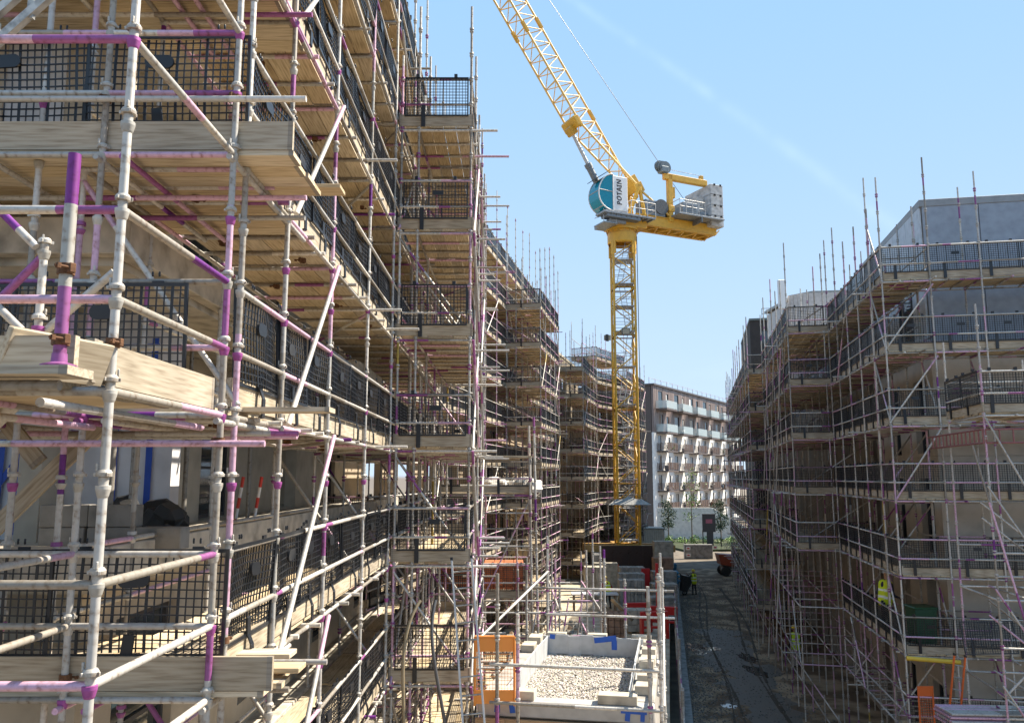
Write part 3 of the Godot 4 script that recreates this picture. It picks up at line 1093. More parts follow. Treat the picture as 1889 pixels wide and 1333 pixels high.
# ---------------------------------------------------------------- left side
func left_building() -> void:
	var t := thing("concrete_building", "unfinished concrete apartment block behind the nearest tall scaffold, slabs held by props", "building", Vector3(-3.6, 0, -8.0))
	var O := t.position
	var c := Color(0.56, 0.51, 0.43)
	var floors := [2.1, 5.0, 7.9, 10.8, 13.7, 16.6, 19.5]
	for y in floors:
		part(t, "floor_slab", solid_box(Vector3(9.0, 0.3, 18.5), c), M.concrete, Transform3D(Basis.IDENTITY, Vector3(-4.5, y - 0.15, -8.55)))
		part(t, "edge_upstand", solid_box(Vector3(0.16, 0.34, 18.6), Color(0.6, 0.54, 0.45), 0.01), M.concrete, Transform3D(Basis.IDENTITY, Vector3(0.085, y - 0.06, -8.5)))
		part(t, "edge_upstand", solid_box(Vector3(9.1, 0.34, 0.16), Color(0.6, 0.54, 0.45), 0.01), M.concrete, Transform3D(Basis.IDENTITY, Vector3(-4.4, y - 0.06, 0.79)))
	for i in floors.size() - 1:
		var y: float = floors[i]
		var h: float = floors[i + 1] - y - 0.31
		# walls set back behind the slab edges
		var holes := []
		for s in [0.7, 4.6, 9.1, 13.4]:
			holes.append(Rect2(s, 0.35 if i != 2 else 0.0, 1.5, h - 0.75 if i != 2 else h - 0.35))
		var back := -1.5 if i == 2 or i == 3 else -0.35
		var wall_c := Color(0.5, 0.44, 0.35) if i < 4 else Color(0.17, 0.13, 0.1)
		var xf := wall_frame(Vector3(back, y, 0.2 if i != 2 else -1.0), Vector3(0, 0, -1), Vector3.RIGHT)
		part(t, "side_wall", wall_mesh(17.6, h, 0.25, holes, wall_c), M.render_wall, xf)
		for hh in holes:
			if rng.randf() < 0.8:
				window(t, xf * Transform3D(Basis.IDENTITY, Vector3(hh.position.x + 0.75, hh.position.y + hh.size.y * 0.5, -0.13)), 1.5, hh.size.y, Color(0.06, 0.06, 0.065))
		var end_c := Color(0.5, 0.43, 0.33) if i != 2 else Color(0.66, 0.66, 0.68)
		var ends := wall_frame(Vector3(-9.0, y, 0.15 if i != 2 else -1.5), Vector3.RIGHT, Vector3.BACK)
		var el: float = (8.9 + back) if i != 2 and i != 3 else 8.7
		part(t, "end_wall", wall_mesh(el, h, 0.25, [Rect2(3.2, 0.2, 1.2, h - 0.5)], end_c), M.render_wall, ends)
		if i == 2 or i == 3:
			var blue := Color(0.008, 0.07, 0.42)
			var lines := [[6.95, 0.05, 6.95, 2.2], [7.35, 0.3, 7.35, 2.5], [8.05, 0.1, 8.05, 2.1], [8.45, 0.3, 8.45, 2.3], [6.9, 2.15, 8.5, 2.2], [7.3, 0.35, 8.1, 0.33], [6.6, 0.4, 7.4, 1.5], [7.0, 1.3, 7.35, 1.3], [6.75, 0.05, 6.8, 2.5]] if i == 2 else [[6.4, 2.1, 8.0, 0.75], [7.55, 0.05, 7.55, 0.85], [7.9, 0.1, 7.9, 0.7], [6.5, 0.6, 7.6, 0.1]]
			if i == 3:
				part(t, "membrane_board", solid_box(Vector3(1.9, 2.4, 0.02), Color(0.6, 0.61, 0.63), 0.002), M.sheet, ends * Transform3D(Basis.IDENTITY, Vector3(7.15, 1.25, 0.012)))
			for k in lines.size():
				var q: Array = lines[k]
				var b := MB.new()
				b.strip(Vector3(q[0], q[1], 0.026 + k * 0.002), Vector3(q[2], q[3], 0.026 + k * 0.002), 0.002, 0.075 if i == 2 else 0.16, Vector3.BACK, blue)
				part(t, "blue_tape", b.done(), M.sheet, ends)
	# steel props under the floor above the open storey
	for p in [[-0.35, -0.2], [-0.55, -1.1], [-0.7, -2.1], [-0.8, -3.2], [-1.9, -0.1], [-3.1, 0.1], [-2.0, -0.9], [-0.6, -4.4], [-0.7, -5.6]]:
		var b := MB.new()
		var g := Color(0.3, 0.28, 0.25)
		b.bar(Vector3(0, 0, 0), Vector3(0, 1.3, 0), 0.032, g, 10)
		b.bar(Vector3(0, 1.3, 0), Vector3(0, 2.58, 0), 0.025, g * 0.9, 10)
		b.box(Vector3(0, 0.006, 0), Vector3(0.15, 0.012, 0.15), g)
		b.box(Vector3(0, 2.584, 0), Vector3(0.15, 0.012, 0.15), g)
		b.lathe([[0.032, 1.24], [0.05, 1.25], [0.05, 1.33], [0.03, 1.34]], 10, g)
		for k in 6:
			b.box(Vector3(0, 1.5 + k * 0.16, 0.0), Vector3(0.053, 0.02, 0.02), Color(0.01, 0.01, 0.01))
		tag(part(self, "steel_prop", b.done(), M.tube, Transform3D(Basis.IDENTITY, O + Vector3(p[0], 7.905, p[1]))), "steel prop under the open storey's slab, %s" % ["first from the near corner of the slab edge", "second along the slab edge", "third along the slab edge", "fourth along the slab edge", "deep inside behind the corner", "farthest inside to the left", "inside behind the second edge prop", "fifth along the slab edge", "sixth and farthest along the slab edge"][[-0.35, -0.55, -0.7, -0.8, -1.9, -3.1, -2.0, -0.6].find(p[0]) if p[1] > -5.0 else 8], "prop", "steel props in the open storey")
	# balcony slabs that stand out over the walkway
	for y in [5.0, 7.9, 10.8, 13.7]:
		part(t, "balcony_slab", solid_box(Vector3(1.1, 0.22, 2.6), c, 0.01), M.concrete, Transform3D(Basis.IDENTITY, Vector3(0.25, y - 0.2, -8.3)))
	# things left on the open floor
	var bag := MB.new()
	for k in 9:
		bag.box(Vector3(rng.randf_range(-0.35, 0.35), 0.14 + rng.randf() * 0.16, rng.randf_range(-0.25, 0.25)), Vector3(0.4, 0.28, 0.35), Color(0.02, 0.02, 0.022), 0.08, Basis(Vector3(rng.randf(), rng.randf(), rng.randf()).normalized(), rng.randf() * 2.0))
	tag(part(self, "rubble_sack", bag.done(), M.sheet, Transform3D(Basis.IDENTITY, Vector3(-4.05, 7.9, -9.3))), "heaped black plastic rubble sacks lying on the open concrete floor", "sack")
	for k in 5:
		tag(part(self, "concrete_block", solid_box(Vector3(0.44, 0.21, 0.22), Color(0.32, 0.3, 0.27), 0.008), M.concrete, Transform3D(Basis(UP, rng.randf_range(-0.2, 0.2)), Vector3(-4.35 + (k % 3) * 0.47, 8.01 + (k / 3) * 0.215, -8.2))), "grey concrete block beside the black sacks, %s" % ["bottom row left", "bottom row middle", "bottom row right", "top row left", "top row middle"][k], "block", "blocks at the slab edge")
	for k in 2:
		var cone := MB.new()
		for j in 5:
			cone.bar(Vector3(0.02 * j, 0.14 * j, 0), Vector3(0.02 * (j + 1), 0.14 * (j + 1), 0), 0.022, Color(0.6, 0.05, 0.03) if j % 2 == 0 else Color(0.75, 0.73, 0.7), 6)
		tag(part(self, "marker_post", cone.done(), M.plastic, Transform3D(Basis.IDENTITY, Vector3(-3.75 + k * 0.22, 7.9, -11.3 - k * 0.1))), ["left red and white striped marker post leaning on the open floor", "right red and white striped marker post leaning on the open floor"][k], "marker post")


func left_scaffold() -> void:
	# ---- the bay nearest the camera, in front of the gable
	var t := thing("gable_scaffold", "nearest scaffold bay with pink and purple tubes in front of the gable end", "scaffold", Vector3(-2.14, 0, -4.36))
	standard(t, -2.14, -4.36, 1.05, 17.55, 0.05, true)
	standard(t, -2.14, -6.05, 1.05, 17.55, 0.05, true)
	standard(t, -3.15, -6.05, 1.05, 17.55, 0.05, true)
	standard(t, -3.72, -6.2, 1.05, 17.55, 0.05, true)
	standard(t, -3.2, -4.36, 1.05, 17.55, 0.05, true)
	standard(t, -4.9, -6.05, 1.05, 17.55, 0.05)
	for y in [11.05, 10.05, 9.55, 9.05, 8.05, 7.55, 6.05, 12.05, 13.05, 7.05, 5.05]:
		tube(t, "ledger", Vector3(-2.14, y, -4.36), Vector3(-2.14, y, -6.05), 12, 0.0245, -1.0, 40)
		if y != 12.05 and y != 7.05:
			tube(t, "ledger", Vector3(-2.14, y, -4.36), Vector3(-3.2, y, -4.36), 12, 0.0245, -1.0, 40)
			tube(t, "ledger", Vector3(-3.2, y, -4.36), Vector3(-4.9, y, -4.36), 12, 0.0245, -1.0, 40)
		if y in [7.55, 8.05, 9.05]:
			tube(t, "ledger", Vector3(-3.15, y, -4.36), Vector3(-3.15, y, -6.05), 12, 0.0245, -1.0, 40)
	for y in [11.05, 11.55, 12.05, 10.05, 9.05, 9.55, 8.05, 7.55, 7.05, 13.05, 13.55, 5.05]:
		tube(t, "ledger", Vector3(-2.14, y, -6.05), Vector3(-3.15, y, -6.05), 10, 0.0242, -1.0, 40)
		tube(t, "ledger", Vector3(-3.15, y, -6.05), Vector3(-5.4, y, -6.05), 10, 0.0242, -1.0, 40)
		if y in [11.05, 9.05, 7.05, 13.05, 5.05]:
			for x in [-2.14, -2.95, -3.15, -4.0, -4.9]:
				tube(t, "transom", Vector3(x, y - 0.05, -5.95), Vector3(x, y - 0.05, -8.2), 8, 0.0238, -1.0, 20)
			tube(t, "transom", Vector3(-1.9, y - 0.1, -7.3), Vector3(-5.4, y - 0.1, -7.3), 8, 0.0238, -1.0, 20)
			tube(t, "transom", Vector3(-1.75, y - 0.1, -6.75), Vector3(-5.4, y - 0.1, -6.75), 8, 0.0238, -1.0, 20)
	tube(t, "transom", Vector3(-1.58, 11.47, -5.98), Vector3(-5.0, 11.47, -5.98), 12, 0.0245, -1.0, 20)
	tube(t, "transom", Vector3(-1.8, 8.84, -6.02), Vector3(-4.6, 8.84, -6.02), 12, 0.0245, -1.0, 20)
	for y in [11.05, 13.05, 7.05, 5.05]:
		for k in 9:
			board(t, "board", Vector3(-1.72 - (0.0 if k < 4 else 0.45) - 1.85 + rng.randf_range(-0.05, 0.03), y + 0.03, -6.2 - k * 0.235), Vector3.RIGHT, Vector3.BACK, 3.7)
		for k in 9:
			board(t, "board", Vector3(-5.45 - 1.9, y + 0.03, -6.2 - k * 0.235), Vector3.RIGHT, Vector3.BACK, 3.6)
	for y in [11.05, 7.05]:
		board(t, "toe_board", Vector3(-3.65, y + 0.17, -6.1), Vector3.RIGHT, UP, 3.9, 0.23, 0.038, true)
		for x in [-2.72, -3.98, -5.25]:
			guard(t, Vector3(x, y + 0.27, -6.16), Vector3.RIGHT, Vector3.BACK, 1.25, true)
	# level at the camera's height: the platform comes forward past the first standard
	for k in 8:
		board(t, "board", Vector3(-4.2 + rng.randf_range(-0.03, 0.03), 9.08, -3.85 - k * 0.235), Vector3.RIGHT, Vector3.BACK, 3.7)
	for k in 5:
		board(t, "board", Vector3(-4.0, 9.09, -6.2 - k * 0.235), Vector3.RIGHT, Vector3.BACK, 3.6)
	board(t, "board", Vector3(-3.7, 9.055, -3.6), Vector3.RIGHT, Vector3.BACK, 3.6, 0.22, 0.038, true)
	tube(t, "ledger", Vector3(-2.0, 9.0, -3.62), Vector3(-5.0, 9.0, -3.62), 12, 0.0245, -1.0, 40)
	for x in [-2.3, -3.1, -4.2]:
		tube(t, "transom", Vector3(x, 8.96, -4.0), Vector3(x, 8.96, -6.1), 10, 0.0242, -1.0, 20)
	board(t, "toe_board", Vector3(-3.66, 9.16, -3.76), Vector3.RIGHT, UP, 3.3, 0.17, 0.038, true)
	board(t, "toe_board", Vector3(-2.19, 9.2, -5.1), Vector3(0, 0, 1), UP, 1.75, 0.225, 0.036, true)
	board(t, "toe_board", Vector3(-2.24, 9.18, -4.02), Vector3(0.35, 0, -1), Vector3(0.4, 1, 0), 0.62, 0.225, 0.036, true)
	for x in [-3.05, -4.35]:
		guard(t, Vector3(x, 9.27, -6.02), Vector3.RIGHT, Vector3.BACK, 1.25, true)
	# the prop with a base plate, the stub standard and its brace heads
	var pm := MB.new()
	pm.bar(Vector3.ZERO, Vector3(0, 0.36, 0), 0.028, PURPLE, 14)
	pm.bar(Vector3(0, 0.36, 0), Vector3(0, 0.74, 0), 0.028, Color(0.42, 0.4, 0.36), 14)
	pm.bar(Vector3(0, 0.74, 0), Vector3(0, 0.98, 0), 0.028, Color(0.2, 0.03, 0.22), 14)
	pm.lathe([[0.075, 0.0], [0.075, 0.008], [0.034, 0.02], [0.031, 0.06]], 12, PURPLE)
	var pr := part(t, "prop_tube", pm.done(), M.tube, Transform3D(Basis.IDENTITY, Vector3(-2.0, 9.08, -3.6) - t.position))
	for y in [0.1, 0.42]:
		part(pr, "rusty_coupler", coupler_mesh(), M.rust, Transform3D(Basis(UP, -0.6), Vector3(0, y + 0.02, 0)))
	standard(t, -3.04, -5.2, 9.1, 10.1, 0.05, true)
	for q in [[-3.5, 10.48, -5.15, -3.06, 10.06], [-3.06, 10.02, -5.22, -3.42, 9.62], [-3.45, 9.85, -5.1, -3.07, 9.5], [-3.07, 9.48, -5.24, -2.6, 9.92]]:
		tube(t, "brace", Vector3(q[0], q[1], q[2]), Vector3(q[3], q[4], q[2]), 10, 0.026, -1.0, 20)
	for q in [[-2.14, 9.31, -4.36], [-2.14, 7.4, -6.35], [-2.14, 11.52, -6.05], [-3.15, 11.5, -6.05], [-2.14, 8.86, -6.05], [-3.15, 7.2, -6.05]]:
		part(t, "rusty_coupler", coupler_mesh(), M.rust, Transform3D(Basis(UP, rng.randf() * 6.0), Vector3(q[0], q[1], q[2]) - t.position))
	for q in [[-4.3, 7.9, -3.2, 9.05], [-4.5, 9.6, -3.7, 8.7]]:
		board(t, "brace_plank", Vector3((q[0] + q[2]) * 0.5, (q[1] + q[3]) * 0.5, -6.5), Vector3(q[2] - q[0], q[3] - q[1], 0), UP, Vector2(q[2] - q[0], q[3] - q[1]).length(), 0.13, 0.035, true)
	tube(t, "brace", Vector3(-3.95, 8.5, -5.6), Vector3(-3.2, 9.3, -5.6), 12, 0.05, -1.0, 20)

	var bm := MB.new()
	for k in [-0.11, 0.11]:
		bm.strip(Vector3(-3.62, 10.86 + k + 0.35, -5.0), Vector3(-2.75, 11.75 + k + 0.35, -5.0), 0.05, 0.05, Vector3.BACK, Color(0.55, 0.54, 0.5))
	for k in 5:
		var q := Vector3(-3.62, 11.1, -5.0).lerp(Vector3(-2.75, 12.0, -5.0), k / 4.0)
		bm.box(q + Vector3(0.05, 0.1, 0), Vector3(0.04, 0.2, 0.03), Color(0.5, 0.5, 0.47))
	part(t, "alloy_beam", bm.done(), M.steel, Transform3D(Basis.IDENTITY, -t.position))

	# ---- the long face along the street
	t = thing("street_face_scaffold", "tall scaffold face along the street with black mesh guards and pale raking tubes", "scaffold", Vector3(-2.14, 0, -6.35))
	var lv := [1.05, 3.05, 5.05, 7.05, 9.05, 11.05, 13.05, 15.05, 17.05]
	var dir := Vector3(0, 0, -1)
	run(t, t.position, dir, Vector3.RIGHT, [0.0, 1.25, 3.2, 5.65, 8.1], 1.3, lv, {"near": true, "brace": 0.0, "poke": 0.06, "tops": 2.5, "open": [0]})
	for y in [5.05, 7.05, 9.05, 11.05, 13.05]:
		tube(t, "raking_tube", Vector3(-2.05, y + 0.02, -7.55), Vector3(-2.05, y + 2.0, -9.5), 12, 0.0255, -1.0, 1)
	for y in lv:
		for z in [-7.0, -8.4, -9.1, -10.4, -11.6, -13.2]:
			part(t, "rusty_coupler", coupler_mesh(), M.rust, Transform3D(Basis(UP, rng.randf() * 6.0), Vector3(-2.3 - rng.randf() * 0.8, y - 0.02, z) - t.position))
	# second run of the same face behind the stair tower
	t = thing("rear_face_scaffold", "scaffold face continuing along the wall behind the projecting platform tower", "scaffold", Vector3(-2.14, 0, -14.6))
	run(t, t.position, dir, Vector3.RIGHT, [0.0, 2.4, 4.8, 7.2, 9.6], 1.3, lv, {"brace": 0.3, "poke": 0.1, "tops": 2.5, "no_start": true, "open": [0, 1]})
	# ---- the tower that stands out from it
	t = thing("tower_scaffold", "projecting scaffold tower with boarded platforms facing the camera left of the crane", "scaffold", Vector3(-0.77, 0, -14.75))
	lv = [1.05, 3.05, 5.05, 7.05, 9.05, 11.05, 13.05, 15.05]
	run(t, t.position, dir, Vector3.RIGHT, [0.0, 1.9, 3.7, 5.6, 7.5], 1.3, lv, {"rows": [0.0, -0.98, -1.3], "closed": [0, 1], "poke": 0.25, "tops": 1.6, "brace": 0.7, "brace_every": 2, "open": [0]})
	for y in [5.05, 7.05, 9.05, 11.05, 13.05]:
		tube(t, "brace", Vector3(-0.7, y, -14.7), Vector3(-0.62, y - 1.9, -15.6), 8)
	for k in 10:
		var y := 4.0 + k * 1.1
		tube(t, "transom", Vector3(-1.2, y, -18.0 - (k % 3) * 1.3), Vector3(-0.35 + (k % 2) * 0.2, y, -18.0 - (k % 3) * 1.3))

	# loose planks pushed out past the toe boards
	for q in [[-1.95, 9.14, -6.75, 0.95], [-1.95, 7.16, -6.55, 0.7], [-2.05, 7.2, -6.85, 0.6], [-1.95, 11.2, -7.25, 0.8]]:
		var b := board(self, "scaffold_plank", Vector3(q[0], q[1], q[2]), Vector3.RIGHT, Vector3.BACK, q[3])
		tag(b, ["sunlit plank end sticking out over the street below the pink rail", "short plank with a purple end sticking out beside the lowest toe board", "short pale plank lying across the lowest toe board corner", "plank end sticking out under the upper raking tube"][[9.14, 7.16, 7.2, 11.2].find(q[1])], "plank")
	# hoses that hang down beside the tower
	for k in 2:
		var h := MB.new()
		var rings := []
		for i in 15:
			var u := i / 14.0
			rings.append([Vector3(-0.1 * sin(u * 5.0) - 0.35 * u * (1 - k * 1.6), 2.0 - 2.0 * u * u - 1.2 * u, 0.25 * sin(u * 3.0)), 0.028, Color(0.25, 0.2, 0.13) if k == 0 else Color(0.08, 0.08, 0.085)])
		h.sweep(rings, 8)
		tag(part(self, "hose", h.done(), M.plastic, Transform3D(Basis.IDENTITY, Vector3(-1.5 + k * 0.25, 4.6, -13.9))), ["brown hose hanging from the lowest tower platform", "dark hose hanging from the lowest tower platform"][k], "hose")


func ladder(label: String, foot: Vector3, head: Vector3, side: Vector3, w: float, col: Color, called := "ladder") -> Node3D:
	var t := thing(called, label, "ladder", foot)
	var L := head - foot
	var s := side.slide(L.normalized()).normalized()
	for k in [-0.5, 0.5]:
		var b := MB.new()
		b.strip(s * w * k, L + s * w * k, 0.03, 0.07, s, col)
		part(t, "stile", b.done(), M.plastic)
		var c := MB.new()
		c.strip(L + s * w * k, L * (1.0 + 0.05 / L.length()) + s * w * k, 0.045, 0.085, s, Color(0.02, 0.02, 0.02))
		part(t, "end_cap", c.done(), M.plastic)
	for i in int(L.length() / 0.28):
		var p := L * ((i + 0.6) * 0.28 / L.length())
		var b := MB.new()
		b.bar(p - s * w * 0.48, p + s * w * 0.48, 0.014, Color(0.4, 0.4, 0.39), 6)
		part(t, "rung", b.done(), M.steel)
	return t


func left_far_scaffold() -> void:
	var Q := Vector3(1.43, 0, -41.0)
	var ls := "scaffold"
	var t := thing("recessed_scaffold", "sunlit scaffold set back between the near tower and the stepped projection", ls, Q - U * 19.0 - V * 1.75)
	run(t, t.position, U, V, steps(0.0, 19.1, 2.375), 1.25, steps(1.05, 19.1, 2.0), {"far": true, "poke": 0.3, "tops": 2.6, "brace": 0.4, "closed": [0]})
	t = thing("stepped_scaffold", "stepped scaffold projection with dark end guards left of the crane", ls, Q)
	run(t, t.position, U, V, [0.0, 1.7, 3.4, 5.1, 6.8], 2.9, steps(1.05, 17.1, 2.0), {"far": true, "rows": [0.0, -1.25, -2.9], "closed": [0, 1], "poke": 0.25, "tops": 2.8, "brace": 0.5, "base": 1.2})
	t = thing("upper_recess_scaffold", "scaffold set back behind the stepped projection with tall bare standards", ls, Q + U * 0.3 - V * 1.75)
	run(t, t.position, U, V, steps(0.0, 18.0, 2.25), 1.25, steps(1.05, 19.1, 2.0), {"far": true, "poke": 0.2, "tops": 2.6, "brace": 0.4, "base": 1.2})
	var a := 0.23
	var u3 := Vector3(sin(a), 0, -cos(a))
	var v3 := Vector3(cos(a), 0, sin(a))
	t = thing("middle_scaffold", "third scaffold projection directly left of the crane mast", ls, Vector3(5.2, 0, -60.0))
	run(t, t.position, u3, v3, steps(0.0, 8.1, 2.0), 2.6, steps(0.35, 16.4, 2.0), {"far": true, "rows": [0.0, -1.25, -2.6], "closed": [0, 1], "poke": 0.25, "tops": 2.6, "brace": 0.5, "base": 1.2})
	var um := Vector3(sin(0.5), 0, -cos(0.5))
	var vm := Vector3(cos(0.5), 0, sin(0.5))
	t = thing("middle_recess_scaffold", "scaffold closing the gap between the third projection and the crane mast", ls, Vector3(5.2, 0, -60.0) + u3 * 8.3 - v3 * 0.1)
	run(t, t.position, um, vm, steps(0.0, 6.7, 2.2), 2.2, steps(0.35, 18.4, 2.0), {"far": true, "poke": 0.2, "tops": 2.4, "brace": 0.4, "base": 1.2, "closed": [0, 1]})
	a = 0.34
	u3 = Vector3(sin(a), 0, -cos(a))
	v3 = Vector3(cos(a), 0, sin(a))
	t = thing("end_scaffold", "last scaffold right of the crane mast, in front of the white apartments", ls, Vector3(10.3, 0, -73.5))
	run(t, t.position, u3, v3, steps(0.0, 8.9, 2.2), 2.6, steps(1.05, 17.1, 2.0), {"far": true, "rows": [0.0, -1.25, -2.6], "closed": [0, 1], "poke": 0.2, "tops": 2.2, "brace": 0.5, "base": 1.2})
	# the loading bay
	t = thing("loading_bay_scaffold", "low loading bay scaffold with clay blocks and white bags, two tall poles at its corner", ls, Vector3(0.55, 0, -24.6))
	run(t, t.position, Vector3.LEFT, Vector3.BACK, [0.0, 1.4, 2.8], 2.4, [3.05, 5.05, 8.05], {"poke": 0.2, "tops": 1.0, "closed": [0], "brace": 0.5, "base": 1.2})
	for k in 2:
		tube(t, "standard", Vector3(0.62 + k * 0.17, 1.2, -24.4 + k * 0.1), Vector3(0.5 + k * 0.14, 10.1 + k * 0.25, -24.4 + k * 0.1), 8, 0.034, 0.3)
	for y in [3.6, 4.1, 6.6, 7.1, 7.55, 6.1]:
		tube(t, "ledger", Vector3(-2.3, y, -24.5), Vector3(0.6, y, -24.5))
	for k in 3:
		board(t, "board", Vector3(-0.9, 9.1 + k * 0.05, -24.9 + k * 0.24), Vector3.RIGHT, Vector3.BACK, 2.6 + k * 0.3)
	# birdcage of low tubes between the tower and the roof box
	t = thing("birdcage_scaffold", "low open tube scaffold standing among the rubble behind the gravel roof", ls, Vector3(-0.9, 0, -21.5))
	for i in 4:
		for j in 4:
			var x := -0.9 + i * 1.05
			var z := -21.5 - j * 2.0
			tube(t, "standard", Vector3(x, 1.2, z), Vector3(x, 5.6 + rng.randf() * 1.6, z), 8, 0.0242, 0.3, 8)
	for y in [2.4, 3.9, 5.2]:
		for j in 4:
			tube(t, "ledger", Vector3(-1.0, y, -21.5 - j * 2.0), Vector3(2.4, y, -21.5 - j * 2.0))
			tube(t, "ledger", Vector3(-0.9 + j * 1.05, y + 0.05, -21.4), Vector3(-0.9 + j * 1.05, y + 0.05, -27.6))
	for k in 5:
		tube(t, "brace", Vector3(-0.8 + k * 0.6, 1.4, -21.4 - k), Vector3(0.2 + k * 0.5, 5.0, -22.4 - k))


func left_far_buildings() -> void:
	var Q := Vector3(1.43, 0, -41.0)
	var tan_c := Color(0.46, 0.38, 0.28)
	for d in [
			["unfinished brown block behind the recessed sunlit scaffold", Q - U * 20.0 - V * 3.4, U, V, 46.0, 18.4],
			["unfinished block behind the scaffold at the crane mast", Vector3(5.2, 0, -60.0) + Vector3(sin(0.23), 0, -cos(0.23)) * 1.0 - Vector3(cos(0.23), 0, sin(0.23)) * 3.1, Vector3(sin(0.23), 0, -cos(0.23)), Vector3(cos(0.23), 0, sin(0.23)), 17.0, 17.8],
			["unfinished block behind the last scaffold on the left of the street", Vector3(10.3, 0, -73.5) + Vector3(sin(0.34), 0, -cos(0.34)) * 0.6 - Vector3(cos(0.34), 0, sin(0.34)) * 3.0, Vector3(sin(0.34), 0, -cos(0.34)), Vector3(cos(0.34), 0, sin(0.34)), 9.5, 16.8]]:
		var O: Vector3 = d[1]
		var t := thing("unfinished_block", d[0], "building", O)
		var y := 1.2
		var L: float = d[4]
		var xf := wall_frame(Vector3.ZERO, d[2], d[3])
		var i := 0
		while y < d[5] - 1.0:
			var h := 2.75
			var holes := []
			var s := 1.2
			while s < L - 2.5:
				var w := rng.randf_range(0.9, 2.2)
				holes.append(Rect2(s, 0.05 if rng.randf() < 0.4 else 0.7, w, 1.9 if i > 0 else 2.2))
				s += w + rng.randf_range(1.0, 2.4)
			var shade := tan_c if i < 4 else Color(0.3, 0.25, 0.18)
			part(t, "storey_wall", wall_mesh(L, h, 0.3, holes, shade), M.render_wall, xf * Transform3D(Basis.IDENTITY, Vector3(0, y, 0)))
			part(t, "end_wall", wall_mesh(8.0, h, 0.3, [Rect2(3.0, 0.2, 1.4, 2.0)], shade), M.render_wall, xf * Transform3D(Basis(Vector3(0, 0, 1), UP, Vector3(-1, 0, 0)), Vector3(0, y, -8.0)))
			part(t, "floor_slab", solid_box(Vector3(L, 0.2, 8.0), Color(0.47, 0.42, 0.34)), M.concrete, xf * Transform3D(Basis.IDENTITY, Vector3(L * 0.5, y + h + 0.1, -3.95)))
			for hh in holes:
				if rng.randf() < 0.6:
					window(t, xf * Transform3D(Basis.IDENTITY, Vector3(hh.position.x + hh.size.x * 0.5, y + hh.position.y + hh.size.y * 0.5, -0.18)), hh.size.x, hh.size.y, Color(0.05, 0.05, 0.055))
			y += h + 0.2
			i += 1


# ---------------------------------------------------------------- right side
var RC := Vector3(10.3, 0, -22.4)


